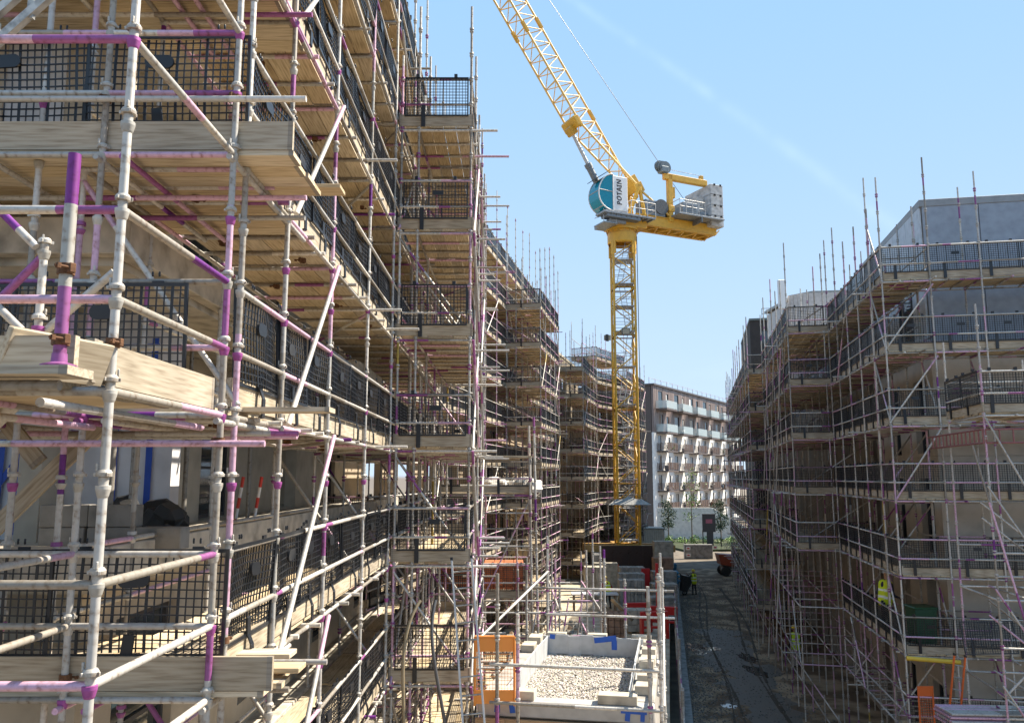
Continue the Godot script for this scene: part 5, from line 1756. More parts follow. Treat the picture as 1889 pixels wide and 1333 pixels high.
	# machinery
	for q in [[2.55, 29.45, 0.2, 1.9, 1.25, 1.4, 0.24], [4.0, 29.25, -0.1, 0.8, 0.9, 1.2, 0.16], [5.5, 29.6, 0.9, 1.45, 1.1, 1.2, 0.3], [7.2, 29.35, 0.5, 0.9, 0.75, 1.1, 0.28], [6.2, 29.9, -0.4, 0.7, 1.6, 0.7, 0.35]]:
		b = MB.new()
		b.box(Vector3.ZERO, Vector3(q[3], q[4], q[5]), Color(q[6] * 0.85, q[6], q[6] * 1.15), 0.05)
		for k in 4:
			b.box(Vector3(0, -q[4] * 0.3 + k * q[4] * 0.18, q[5] * 0.5), Vector3(q[3] * 0.7, 0.04, 0.03), Color(q[6], q[6], q[6]) * 0.5)
		b.box(Vector3(q[3] * 0.2, q[4] * 0.55, 0), Vector3(q[3] * 0.3, q[4] * 0.15, q[5] * 0.4), Color(q[6], q[6], q[6]) * 0.7, 0.02)
		part(t, "machinery_cabinet", b.done(), M.paint, Transform3D(R, X.call(q[0], q[1], q[2])))
	b = MB.new()
	b.xf = Transform3D(Basis(Vector3.RIGHT, PI * 0.5), Vector3.ZERO)
	b.lathe([[0.0, -0.7], [0.62, -0.7], [0.62, -0.6], [0.45, -0.55], [0.45, 0.55], [0.62, 0.6], [0.62, 0.7], [0.0, 0.7]], 18, grey(0.14))
	part(t, "winch_drum", b.done(), M.steel, Transform3D(R, X.call(3.1, 29.6, 0.3)))
	# counterweights
	for k in 4:
		b = MB.new()
		b.box(Vector3.ZERO, Vector3(1.25, 0.86, 3.4), Color(0.58, 0.58, 0.58), 0.04)
		for s in [-0.3, 0.3]:
			b.box(Vector3(s, 0.36, 1.79), Vector3(0.16, 0.16, 0.05), grey(0.03))
		part(t, "counterweight", b.done(), M.concrete, Transform3D(R, X.call(8.2, 29.0 + k * 0.875, -0.25)))
	for k in 3:
		part(t, "counterweight", solid_box(Vector3(0.75, 0.7, 2.4), Color(0.62, 0.6, 0.57), 0.03), M.concrete, Transform3D(R, X.call(7.12, 29.3 + k * 0.72, -0.55)))
	# luffing mast: post, arm, sheave head
	b = MB.new()
	b.box(Vector3(4.05, 30.5, 0.75), Vector3(0.4, 3.9, 0.4), Y, 0.03)
	b.box(Vector3(4.05, 29.6, 0.75), Vector3(0.55, 0.5, 0.55), Y, 0.03)
	b.box(Vector3(4.2, 31.0, 0.75), Vector3(0.6, 0.9, 0.3), Y, 0.03)
	b.box(Vector3(5.6, 32.25, 0.75), Vector3(4.2, 0.5, 0.4), Y, 0.04)
	b.box(Vector3(7.2, 32.6, 0.75), Vector3(0.3, 0.5, 0.3), Y, 0.02)
	part(t, "rope_post", b.done(), M.paint, T)
	b = MB.new()
	b.xf = Transform3D(Basis(Vector3.RIGHT, PI * 0.5), Vector3(3.6, 33.0, 0.75))
	for s in [-0.2, 0.0, 0.2]:
		b.xf = Transform3D(Basis(Vector3.RIGHT, PI * 0.5), Vector3(3.45 + s * 0.6, 33.0 - s * 0.4, 0.75 + s))
		b.lathe([[0.0, -0.06], [0.5, -0.06], [0.42, 0.0], [0.5, 0.06], [0.0, 0.06]], 18, Color(0.17, 0.2, 0.22))
	b.xf = Transform3D.IDENTITY
	b.box(Vector3(3.5, 32.75, 0.75), Vector3(0.7, 0.5, 0.7), Color(0.2, 0.24, 0.27), 0.06)
	part(t, "sheave_head", b.done(), M.steel, T)
	# A-frame that carries the jib pivot
	b = MB.new()
	var pv := Vector3(1.15, 31.05, 0)
	for s in [-0.8, 0.8]:
		b.bar(Vector3(0.0, 28.2, s), pv + Vector3(0, 0, s), 0.16, Y, 8)
		b.bar(Vector3(1.7, 28.2, s), pv + Vector3(0, 0, s), 0.15, Y, 8)
		b.bar(pv + Vector3(0.1, -0.3, s), Vector3(4.2, 28.9, s), 0.09, YL, 8)
		b.bar(Vector3(-0.4, 28.4, s), Vector3(1.0, 30.2, s), 0.08, Y, 6)
		b.box(pv + Vector3(0, -0.1, s), Vector3(0.75, 0.8, 0.14), Y, 0.03, Basis(Vector3.BACK, 0.5))
	b.bar(pv + Vector3(0, 0, -0.95), pv + Vector3(0, 0, 0.95), 0.12, Y * 0.7, 10)
	part(t, "pivot_frame", b.done(), M.paint, T)
	# jib: triangular lattice, apex chord above
	var e := deg_to_rad(55.3)
	var J := Vector3(-cos(e), sin(e), 0)
	var N := Vector3(sin(e), cos(e), 0)   # square to the jib, on its upper side
	var foot := pv
	b = MB.new()
	var kn := foot + J * 6.6
	var wide := 0.85
	for s in [-1.0, 1.0]:
		b.bar(foot + Vector3(0, 0, s * 0.7), kn - N * 1.95 + Vector3(0, 0, s * wide), 0.085, YL, 8)
		for k in 6:
			var u0 := k / 6.0
			var u1 := (k + 0.5) / 6.0
			var u2 := (k + 1.0) / 6.0
			var lo := func(u: float) -> Vector3: return (foot + Vector3(0, 0, s * 0.7)).lerp(kn - N * 1.95 + Vector3(0, 0, s * wide), u)
			b.bar(lo.call(u0), foot.lerp(kn, u1), 0.045, YL, 6)
			b.bar(foot.lerp(kn, u1), lo.call(u2), 0.045, YL, 6)
			if s < 0:
				b.bar(lo.call(u0), lo.call(u2) + Vector3(0, 0, lerpf(1.4, 1.7, u2)), 0.04, YL, 6)
	b.bar(foot, kn, 0.1, YL, 8)
	b.box(foot + J * 0.35, Vector3(1.3, 0.55, 1.5), Y, 0.04, Basis(J, N, Vector3.BACK))
	part(t, "jib_foot", b.done(), M.paint, T)
	for sec in 3:
		b = MB.new()
		var a0 := 6.6 + sec * 8.0
		var n := 7
		var p0 := foot + J * a0
		var p1 := foot + J * (a0 + 8.0)
		b.bar(p0, p1, 0.085, YL, 8)
		for s in [-1.0, 1.0]:
			var o: Vector3 = -N * 1.95 + Vector3(0, 0, s * wide)
			b.bar(p0 + o, p1 + o, 0.085, YL, 8)
			for k in n:
				var u0 := float(k) / n
				var u1 := (k + 0.5) / n
				var u2 := (k + 1.0) / n
				b.bar(p0.lerp(p1, u0) + o, p0.lerp(p1, u1), 0.04, YL, 6)
				b.bar(p0.lerp(p1, u1), p0.lerp(p1, u2) + o, 0.04, YL, 6)
				if s < 0:
					b.bar(p0.lerp(p1, u0) + o, p0.lerp(p1, u2) + o + Vector3(0, 0, wide * 2.0), 0.035, YL, 6)
					b.bar(p0.lerp(p1, u0) + o, p0.lerp(p1, u0) + o + Vector3(0, 0, wide * 2.0), 0.035, YL, 6)
		for q in [Vector3.ZERO, -N * 1.95 + Vector3(0, 0, -wide), -N * 1.95 + Vector3(0, 0, wide)]:
			b.box(p0 + q, Vector3(0.9, 0.26, 0.24), Y, 0.03, Basis(J, N, Vector3.BACK))
		part(t, "jib_section", b.done(), M.paint, T)
	# knuckle and luffing cylinder
	b = MB.new()
	var kb := kn - N * 2.1
	b.box(kb + J * 0.1, Vector3(0.9, 0.5, 2.0), Y, 0.1, Basis(J, N, Vector3.BACK))
	b.box(kb - J * 0.3 - N * 0.3, Vector3(0.7, 0.5, 1.0), Y * 0.8, 0.08, Basis(J, N, Vector3.BACK))
	part(t, "jib_knuckle", b.done(), M.paint, T)
	b = MB.new()
	var cf := Vector3(-1.1, 28.9, 0.2)
	var ce := kb - J * 0.4 - N * 0.3
	b.bar(cf, cf.lerp(ce, 0.55), 0.26, Color(0.2, 0.22, 0.24), 14)
	b.bar(cf.lerp(ce, 0.55), cf.lerp(ce, 0.6), 0.3, Color(0.2, 0.22, 0.24), 14)
	b.bar(cf.lerp(ce, 0.58), ce, 0.14, Color(0.55, 0.56, 0.57), 12)
	part(t, "luffing_cylinder", b.done(), M.steel, T)
	b = MB.new()
	b.bar(Vector3(3.2, 33.2, 0.75), foot + J * 30.0 + N * 0.5, 0.022, grey(0.06), 5)
	b.bar(Vector3(3.9, 32.9, 0.75), Vector3(7.2, 32.85, 0.75), 0.02, grey(0.06), 5)
	b.bar(Vector3(3.6, 32.7, 0.75), Vector3(6.0, 29.8, 0.9), 0.02, grey(0.06), 5)
	part(t, "hoist_rope", b.done(), M.plastic, T)
	# cab
	var g := MB.new()
	var D := PackedVector2Array()
	for k in 15:
		var a := PI * 0.5 + PI * k / 14.0
		D.append(Vector2(-1.85 + cos(a) * 1.25 * (1.0 - 0.12 * sin(a)) + sin(a) * 0.12 * -0.0, 30.0 + sin(a) * 1.42))
	g.prism(D, 0.15, 1.58, Color.WHITE)
	var TC := T * Transform3D(Basis.IDENTITY, Vector3(0, -0.2, 0.15))
	part(t, "cab_glass", g.done(), M.cabglass, TC)
	g = MB.new()
	g.box(Vector3(-1.2, 29.98, 0.87), Vector3(1.3, 2.72, 1.5), grey(0.78), 0.05)
	g.box(Vector3(-1.5, 28.55, 0.87), Vector3(1.9, 0.2, 1.4), gy, 0.02)
	part(t, "cab_body", g.done(), M.plastic, TC)
	g = MB.new()
	for z in [0.13, 1.6]:
		for k in D.size():
			var p := D[k]
			var q := D[(k + 1) % D.size()]
			g.bar(Vector3(p.x, p.y, z), Vector3(q.x, q.y, z), 0.05, grey(0.6), 6)
		g.bar(Vector3(-3.05, 30.1, z), Vector3(-1.85, 30.05, z), 0.035, grey(0.5), 6)
	for k in [3, 7, 11]:
		g.bar(Vector3(D[k].x, D[k].y, 0.13), Vector3(D[k].x, D[k].y, 1.6), 0.04, grey(0.3), 6)
	g.box(Vector3(-2.75, 31.25, 0.87), Vector3(1.1, 0.05, 1.5), Color(0.03, 0.05, 0.08), 0.0, Basis(Vector3.BACK, 0.6))
	part(t, "cab_frame", g.done(), M.plastic, TC)
	var font := SystemFont.new()
	font.font_names = PackedStringArray(["Droid Sans"])
	font.font_weight = 700
	var fv := FontVariation.new()
	fv.base_font = font
	fv.variation_transform = Transform2D(Vector2(1, 0), Vector2(0.2, 1), Vector2.ZERO)
	var tm := TextMesh.new()
	tm.text = "POTAIN"
	tm.font = fv
	tm.font_size = 64
	tm.pixel_size = 0.01
	tm.depth = 0.02
	var bb := tm.get_aabb()
	var k := 1.95 / bb.size.x
	var TB := Basis(UP, Vector3.LEFT, Vector3.BACK).scaled_local(Vector3(k, k * 1.05, 1.0))
	part(t, "lettering", tm, mat(Color(0.015, 0.018, 0.03), 0.5), TC * Transform3D(TB, Vector3(-1.28, 30.08, 1.635)))


# ---------------------------------------------------------------- the gravel roof in the foreground
func roof_box() -> void:
	var O := Vector3(-0.59, 1.2, -14.55)
	var B := Basis(V, UP, -U)
	var T := Transform3D(B, O)
	var t := thing("gravel_roof", "low concrete roof filled with pale gravel, timber edging and blue tape at the front", "roof", O)
	t.basis = B
	var W := 2.95
	var D := 5.5
	var conc := Color(0.42, 0.395, 0.355)
	var H := 3.7
	part(t, "front_wall", solid_box(Vector3(W, 3.0, 0.3), conc, 0.01), M.concrete, Transform3D(Basis.IDENTITY, Vector3(W * 0.5, 1.5, -0.15)))
	part(t, "side_wall", solid_box(Vector3(0.4, H, D - 0.7), conc, 0.01), M.concrete, Transform3D(Basis.IDENTITY, Vector3(0.2, H * 0.5, -D * 0.5)))
	part(t, "side_wall", solid_box(Vector3(0.4, H, D - 0.7), conc, 0.01), M.concrete, Transform3D(Basis.IDENTITY, Vector3(W - 0.2, H * 0.5, -D * 0.5)))
	part(t, "back_wall", solid_box(Vector3(W, H, 0.35), conc, 0.01), M.concrete, Transform3D(Basis.IDENTITY, Vector3(W * 0.5, H * 0.5, -D + 0.17)))
	part(t, "front_kerb", solid_box(Vector3(W, 0.26, 0.35), Color(0.45, 0.43, 0.4), 0.02), M.sheet, Transform3D(Basis.IDENTITY, Vector3(W * 0.5, 3.56, -0.175)))
	part(t, "timber_edging", solid_box(Vector3(W + 0.06, 0.42, 0.05), Color(0.42, 0.29, 0.17), 0.005), M.wood1, Transform3D(Basis.IDENTITY, Vector3(W * 0.5 + 0.1, 3.2, 0.03)))
	part(t, "timber_edging", solid_box(Vector3(0.5, 0.4, 0.05), Color(0.46, 0.3, 0.18), 0.005), M.wood2, Transform3D(Basis.IDENTITY, Vector3(0.24, 3.22, 0.085)))
	# white membrane lining inside
	var wh := Color(0.47, 0.48, 0.49)
	for q in [[Vector3(W * 0.5, 3.62, -D + 0.38), Vector3(W - 0.7, 0.42, 0.03)], [Vector3(0.43, 3.62, -D * 0.5), Vector3(0.03, 0.42, D - 0.8)], [Vector3(W - 0.43, 3.62, -D * 0.5), Vector3(0.03, 0.42, D - 0.8)]]:
		var b := MB.new()
		for k in 8:
			var u: float = (k + 0.5) / 8.0 - 0.5
			var sz: Vector3 = q[1]
			var off := Vector3(sz.x * u if sz.x > 1.0 else rng.randf_range(-0.012, 0.012), rng.randf_range(-0.02, 0.03), sz.z * u if sz.z > 1.0 else rng.randf_range(-0.012, 0.012))
			b.box(q[0] + off, Vector3(sz.x / 8.0 + 0.01 if sz.x > 1.0 else sz.x, sz.y, sz.z / 8.0 + 0.01 if sz.z > 1.0 else sz.z), wh, 0.006)
		part(t, "membrane", b.done(), M.sheet)
	var blue := Color(0.008, 0.1, 0.5)
	for q in [[1.75, 3.78, -D + 0.4, 0.5, 0.12], [1.95, 3.66, -D + 0.405, 0.12, 0.2], [0.35, 3.6, 0.008, 0.09, 0.2], [0.6, 3.6, 0.008, 0.09, 0.2], [2.62, 3.63, 0.008, 0.42, 0.09], [2.52, 3.55, 0.01, 0.08, 0.16], [2.76, 3.55, 0.01, 0.07, 0.15], [0.55, 3.8, -D + 0.4, 0.12, 0.1]]:
		part(t, "blue_tape", solid_box(Vector3(q[3], q[4], 0.006), blue), M.sheet, Transform3D(Basis(Vector3.BACK, rng.randf_range(-0.15, 0.15)), Vector3(q[0], q[1], q[2])))
	part(t, "roof_slab", solid_box(Vector3(W - 0.8, 0.2, D - 0.7), conc), M.concrete, Transform3D(Basis.IDENTITY, Vector3(W * 0.5, 3.28, -D * 0.5)))
	# stones
	var mm := MultiMesh.new()
	var st := MB.new()
	st.lathe([[0.0, -0.6], [0.75, -0.35], [1.0, 0.05], [0.6, 0.5], [0.0, 0.62]], 7, Color.WHITE)
	mm.transform_format = MultiMesh.TRANSFORM_3D
	mm.use_colors = true
	mm.mesh = st.done()
	mm.instance_count = 17000
	for i in mm.instance_count:
		var r := rng.randf_range(0.01, 0.024)
		var p := Vector3(rng.randf_range(0.46, W - 0.46), 3.383 + rng.randf() * 0.04, -rng.randf_range(0.36, D - 0.42))
		mm.set_instance_transform(i, Transform3D(Basis(Vector3(rng.randfn(), rng.randfn(), rng.randfn()).normalized(), rng.randf() * TAU).scaled(Vector3(r, r * 0.75, r * 1.3)), p))
		var c := rng.randf_range(0.28, 0.62)
		mm.set_instance_color(i, Color(c, c * rng.randf_range(0.86, 0.96), c * rng.randf_range(0.7, 0.9)))
	var mi := MultiMeshInstance3D.new()
	mi.multimesh = mm
	mi.material_override = M.stone
	put_in(mi, t, "gravel_fill")
	mi.set_meta("kind", "stuff")
	# loose coping blocks on the parapets
	var spots := [[0.62, -D + 0.15, 0.44, 0], [1.55, -D + 0.15, 0.44, 0], [2.55, -D + 0.15, 0.44, 0], [W - 0.2, -D + 0.75, 0.3, 1], [W - 0.2, -D + 1.5, 0.3, 1], [W - 0.2, -D + 2.5, 0.6, 1], [W - 0.2, -1.7, 0.35, 1], [W - 0.2, -0.9, 0.35, 1], [0.2, -D + 0.6, 0.45, 1], [0.2, -D + 1.5, 0.45, 1], [0.66, -0.18, 0.62, 0], [2.35, -0.18, 0.64, 0]]
	var words := ["back left", "back middle", "back right", "right side, farthest", "right side, second from the back", "right side, third and longest", "right side, second from the front", "right side, nearest", "left side, farthest", "left side, nearer", "front left", "front right"]
	for k in spots.size():
		var q: Array = spots[k]
		var size := Vector3(q[2], 0.15, 0.28) if q[3] == 0 else Vector3(0.28, 0.15, q[2])
		tag(part(self, "coping_block", solid_box(size, Color(0.56, 0.5, 0.4), 0.008), M.concrete, T * Transform3D(Basis(UP, rng.randf_range(-0.05, 0.05)), Vector3(q[0], H + 0.077 if k < 10 else 3.77, q[1]))), "loose cream block on the gravel roof's edge, %s" % words[k], "block", "blocks on the gravel roof's edge")
	# guard rails round the roof
	var s := thing("roof_guard_rails", "tube guard rails standing round the pale gravel roof", "guard rail", O + Vector3(0, -1.2, 0))
	var PT := func(x: float, y: float, z: float) -> Vector3: return O + B * Vector3(x, y, z) - UP * 1.2
	for q in [[0.42, 0.35, 2.1], [W - 0.05, 0.35, 1.95], [W + 0.12, 0.3, 2.15], [W + 0.12, -D * 0.55, 1.9], [W + 0.05, -D - 0.15, 1.95], [0.75, 0.28, 1.45], [0.35, -D - 0.2, 2.3], [-0.15, -D - 0.2, 1.8], [1.6, -D - 1.4, 1.9], [2.1, -D - 1.4, 1.2]]:
		var p: Vector3 = PT.call(q[0], 0.0, q[1])
		tube(s, "standard", Vector3(p.x, 1.2, p.z), Vector3(p.x, 4.9 + q[2], p.z), 10, 0.03, 0.25, 12)
	for q in [[0.3, 0.38, W + 0.1, 0.38, 5.55], [0.3, 0.38, W + 0.1, 0.38, 4.95], [-0.1, -D - 0.15, W + 0.35, -D - 0.15, 6.0], [0.3, -D - 0.15, W + 0.35, -D - 0.15, 5.4], [W + 0.08, 0.6, W + 0.08, -D * 0.5, 5.7], [W + 0.08, 0.4, W + 0.08, -D * 0.3, 5.2]]:
		tube(s, "guard_rail", PT.call(q[0], q[4], q[1]), PT.call(q[2], q[4], q[3]), 10, 0.028, -1.0, 1006)
	tube(s, "brace", PT.call(W + 0.16, 5.0, 0.3), PT.call(W + 0.16, 6.2, -1.2), 10, 0.028, -1.0, 1006)
	tube(s, "brace", PT.call(-0.7, 5.2, -0.8), PT.call(0.4, 6.4, -D), 10, 0.028, -1.0, 1006)
	for k in 4:
		var p: Vector3 = PT.call([-0.9, -0.1, 2.98, 3.2][k], 0, [0.55, 0.5, 0.5, 0.45][k])
		tag(part(self, "tube_stub", tube_mesh(3.3, 0, 10, 0.03), mat([Color(0.03, 0.3, 0.16), Color(0.03, 0.3, 0.16), Color(0.1, 0.22, 0.08), Color(0.03, 0.25, 0.16)][k] * 2.0, 0.5), Transform3D(Basis.IDENTITY, Vector3(p.x, 1.2, p.z))), ["green capped tube left of the ladder", "green capped tube below the orange gate", "green capped tube at the roof's front right corner", "green tube stub farthest right by the gravel roof"][k], "tube")
	# orange loading gate and the aluminium ladder beside it
	var og := thing("orange_gate", "bright orange mesh loading gate standing at the gravel roof's left corner", "gate", Vector3(-0.62, 4.85, -14.3))
	var oc := Color(0.8, 0.3, 0.06)
	var b := MB.new()
	for x in [0.0, 0.66]:
		b.bar(Vector3(x, 0.0, 0), Vector3(x, 1.1, 0), 0.022, oc, 8)
	b.bar(Vector3(0, 1.1, 0), Vector3(0.66, 1.1, 0), 0.022, oc, 8)
	part(og, "frame", b.done(), M.plastic)
	part(og, "panel", solid_box(Vector3(0.62, 0.22, 0.012), oc, 0.003), M.plastic, Transform3D(Basis.IDENTITY, Vector3(0.33, 0.97, 0)))
	part(og, "panel", solid_box(Vector3(0.62, 0.22, 0.012), oc, 0.003), M.plastic, Transform3D(Basis.IDENTITY, Vector3(0.33, 0.14, 0)))
	b = MB.new()
	for k in 12:
		b.box(Vector3(0.05 + k * 0.05, 0.55, 0), Vector3(0.005, 0.62, 0.005), oc)
	for k in 10:
		b.box(Vector3(0.33, 0.28 + k * 0.06, 0), Vector3(0.6, 0.005, 0.0065), oc)
	part(og, "wire_mesh", b.done(), M.plastic)
	ladder("aluminium ladder leaning against the tower scaffold beside the orange gate", Vector3(-0.46, 3.4, -13.2), Vector3(-0.86, 7.2, -14.4), Vector3.RIGHT, 0.34, Color(0.52, 0.53, 0.54))


# ---------------------------------------------------------------- the yard between scaffold and road
func block_pack(label: String, at: Vector3, size: Vector3, nx: int, ny: int, col: Color, turn := 0.0, shrink := false) -> void:
	var t := thing("block_pack", label, "blocks", at, "packs of concrete units in the yard", turn)
	var w := size.x / nx
	var h := size.y / ny
	for j in ny:
		for i in nx:
			part(t, "block", solid_box(Vector3(w - 0.015, h - 0.012, size.z), col * (0.9 + 0.06 * ((i * 3 + j * 5) % 4)), 0.012), M.concrete, Transform3D(Basis.IDENTITY, Vector3(-size.x * 0.5 + (i + 0.5) * w, 0.1 + (j + 0.5) * h, rng.randf_range(-0.03, 0.03))))
	for s in [-0.35, 0.0, 0.35]:
		part(t, "pallet_bearer", solid_box(Vector3(0.1, 0.1, size.z), Color(0.32, 0.22, 0.12)), M.wood0, Transform3D(Basis.IDENTITY, Vector3(s * size.x, 0.05, 0)))


func yard() -> void:
	var cg := Color(0.36, 0.345, 0.31)
	# dark hoarding in front of the crane base
	var h := thing("plywood_hoarding", "dark brown shuttering ply hoarding in front of the crane base", "hoarding", Vector3(5.95, 1.2, -57.2))
	for k in 4:
		part(h, "ply_panel", solid_box(Vector3(0.98, 2.75, 0.05), Color(0.035, 0.018, 0.013), 0.005), M.paint, Transform3D(Basis.IDENTITY, Vector3(0.48 + k * 0.985, 1.4, 0)))
	for k in 14:
		part(h, "form_tie", solid_box(Vector3(0.16, 0.03, 0.02), Color(0.2, 0.17, 0.14)), M.rust, Transform3D(Basis(Vector3.BACK, 0.6), Vector3(0.3 + (k % 7) * 0.56, 2.3 if k < 7 else 1.1, 0.035)))
	for q in [["pale concrete lintels with cream tops stacked left of the hi-vis worker", 5.05, -51.5, 1.3, 1.9, 1.0, 2, 1, 0.0], ["taller pale concrete panel pack standing behind the hi-vis worker", 5.9, -53.2, 1.5, 1.95, 0.5, 1, 1, 0.0], ["largest pack of grey kerb stones in three stepped tiers, front one", 6.75, -48.0, 1.45, 1.55, 0.9, 7, 4, 0.0], ["second tier of the large grey kerb stone pack", 6.95, -49.4, 1.5, 1.75, 0.9, 7, 5, 0.0], ["rearmost and tallest tier of the large grey kerb stone pack", 7.2, -50.9, 1.5, 1.95, 0.9, 7, 5, 0.0], ["front pack of flat grey slabs right of the red post", 8.0, -45.2, 1.4, 1.0, 0.9, 2, 6, 0.05], ["middle pack of flat grey slabs right of the red skip board", 8.5, -47.5, 1.4, 1.4, 0.9, 2, 8, 0.05], ["rear pack of flat grey slabs beside the site fence", 8.95, -50.0, 1.4, 1.8, 0.9, 2, 9, 0.05], ["cream stone block pack in front of the corrugated container", 10.2, -57.0, 1.3, 3.0, 1.0, 1, 2, 0.0], ["reddish brown pack standing under the cream blocks by the container", 9.8, -55.0, 1.25, 2.1, 0.9, 2, 3, 0.0], ["low brick pack under the leaning plank in front of the worker", 4.3, -36.2, 1.0, 1.6, 0.9, 4, 6, 0.0], ["low cream pack beside the leaning plank", 6.0, -41.0, 1.0, 1.0, 0.9, 2, 3, 0.0]]:
		block_pack(q[0], Vector3(q[1], 1.2, q[2]), Vector3(q[3], q[4], q[5]), q[6], q[7], Color(0.34, 0.2, 0.13) if q[0].begins_with("reddish") or q[0].begins_with("low brick") else Color(0.46, 0.42, 0.34) if "cream" in q[0] or "pale" in q[0] else cg, q[8])
	# bench the worker bends over, with a leaning plank
	var w := thing("work_bench", "white topped work bench in front of the bending worker", "bench", Vector3(4.6, 1.2, -47.3))
	part(w, "top", solid_box(Vector3(2.6, 0.08, 0.9), grey(0.6), 0.01), M.sheet, Transform3D(Basis.IDENTITY, Vector3(0, 0.95, 0)))
	for s in [-1.0, 1.0]:
		for z in [-0.35, 0.35]:
			part(w, "leg", solid_box(Vector3(0.08, 0.9, 0.08), Color(0.3, 0.24, 0.17)), M.wood0, Transform3D(Basis.IDENTITY, Vector3(s * 1.15, 0.45, z)))
	var pl := board(self, "leaning_plank", Vector3(4.75, 2.95, -36.6), Vector3(1.0, -0.95, 0.3), Vector3(0.3, 0.4, 1), 1.25, 0.3, 0.05)
	tag(pl, "orange edged plank leaning across the low brick pack", "plank")
	# red things
	for q in [["red plastic barrier at the site fence, nearer and lower", 6.6, -39.5, 0.15], ["red plastic barrier at the site fence, turned away", 7.3, -41.0, -0.3], ["red plastic barrier lying behind the gravel roof's right post", 6.2, -42.2, 0.1]]:
		var r := thing("plastic_barrier", q[0], "barrier", Vector3(q[1], 1.2, q[2]), "red barriers by the fence", q[3])
		var rc := Color(0.55, 0.025, 0.02)
		for s in [-0.6, 0.6]:
			part(r, "foot", solid_box(Vector3(0.12, 0.9, 0.35), rc, 0.02), M.plastic, Transform3D(Basis.IDENTITY, Vector3(s, 0.45, 0)))
		part(r, "top_panel", solid_box(Vector3(1.35, 0.4, 0.09), rc, 0.02), M.plastic, Transform3D(Basis.IDENTITY, Vector3(0, 1.02, 0)))
		part(r, "lower_rail", solid_box(Vector3(1.1, 0.12, 0.07), rc, 0.02), M.plastic, Transform3D(Basis.IDENTITY, Vector3(0, 0.5, 0)))
	tag(part(self, "red_post", solid_box(Vector3(0.16, 2.5, 0.12), Color(0.55, 0.02, 0.02), 0.02), M.plastic, Transform3D(Basis.IDENTITY, Vector3(7.55, 2.9, -44.0))), "tall narrow red post in front of the slab packs", "post")
	tag(part(self, "red_board", solid_box(Vector3(0.5, 1.7, 0.06), Color(0.5, 0.015, 0.015), 0.01), M.plastic, Transform3D(Basis.IDENTITY, Vector3(7.95, 2.35, -50.3))), "red board standing between the two rows of packs", "board")
	tag(part(self, "orange_sheet", solid_box(Vector3(0.35, 1.9, 0.05), Color(0.7, 0.1, 0.02), 0.01), M.plastic, Transform3D(Basis.IDENTITY, Vector3(6.6, 2.15, -53.6))), "narrow orange sheet standing between the pale packs and the kerb stones", "sheet")
	# container
	var c := thing("site_container", "beige corrugated steel container behind the crane base", "container", Vector3(13.3, 1.2, -80.0))
	var b := MB.new()
	b.box(Vector3(0, 1.25, -1.2), Vector3(2.5, 2.4, 2.4), Color(0.62, 0.59, 0.5))
	part(c, "body", b.done(), M.paint)
	for k in 12:
		part(c, "corrugation", solid_box(Vector3(0.11, 2.2, 0.06), Color(0.62, 0.59, 0.5), 0.02), M.paint, Transform3D(Basis.IDENTITY, Vector3(-1.15 + k * 0.21, 1.25, 0.03)))
	part(c, "roof", solid_box(Vector3(2.6, 0.12, 2.6), Color(0.5, 0.47, 0.4), 0.02), M.paint, Transform3D(Basis.IDENTITY, Vector3(0, 2.52, -1.2)))
	# skip dumper among the rubble
	var s := thing("concrete_skip", "pale grey concrete skip tipped among the rubble behind the gravel roof", "skip", Vector3(1.95, 1.2, -30.5), "", 0.3)
	b = MB.new()
	b.prism(PackedVector2Array([Vector2(-0.75, 1.5), Vector2(0.75, 1.75), Vector2(0.75, 1.1), Vector2(0.3, 0.45), Vector2(-0.35, 0.45), Vector2(-0.8, 0.9)]), -0.6, 0.6, Color(0.5, 0.49, 0.46))
	part(s, "hopper", b.done(), M.sheet)
	b = MB.new()
	for z in [-0.65, 0.65]:
		b.bar(Vector3(-0.8, 0, z), Vector3(-0.5, 1.3, z), 0.05, grey(0.5))
		b.bar(Vector3(0.7, 0, z), Vector3(0.5, 1.4, z), 0.05, grey(0.5))
		b.bar(Vector3(-0.85, 0.05, z), Vector3(0.8, 0.05, z), 0.05, grey(0.5))
	part(s, "stand", b.done(), M.steel)
	part(s, "chute", solid_box(Vector3(0.9, 0.08, 0.7), grey(0.55), 0.02), M.sheet, Transform3D(Basis(Vector3.BACK, -0.5), Vector3(1.05, 0.75, 0)))
	# clay block pallets and bags on the loading bay
	for k in 2:
		var t := thing("clay_block_stack", ["left stack of orange hollow clay blocks on the loading bay", "right stack of orange hollow clay blocks on the loading bay"][k], "blocks", Vector3(-1.55 + k * 1.3, 5.13, -25.6), "clay block stacks on the loading bay")
		for j in 4:
			for i in 4:
				for m in 2:
					part(t, "clay_block", solid_box(Vector3(0.285, 0.22, 0.45), Color(0.4, 0.12, 0.045) * (0.85 + 0.08 * ((i + j * 2 + m) % 4)), 0.008), M.stone, Transform3D(Basis.IDENTITY, Vector3(-0.45 + i * 0.3, 0.11 + j * 0.23, m * -0.5)))
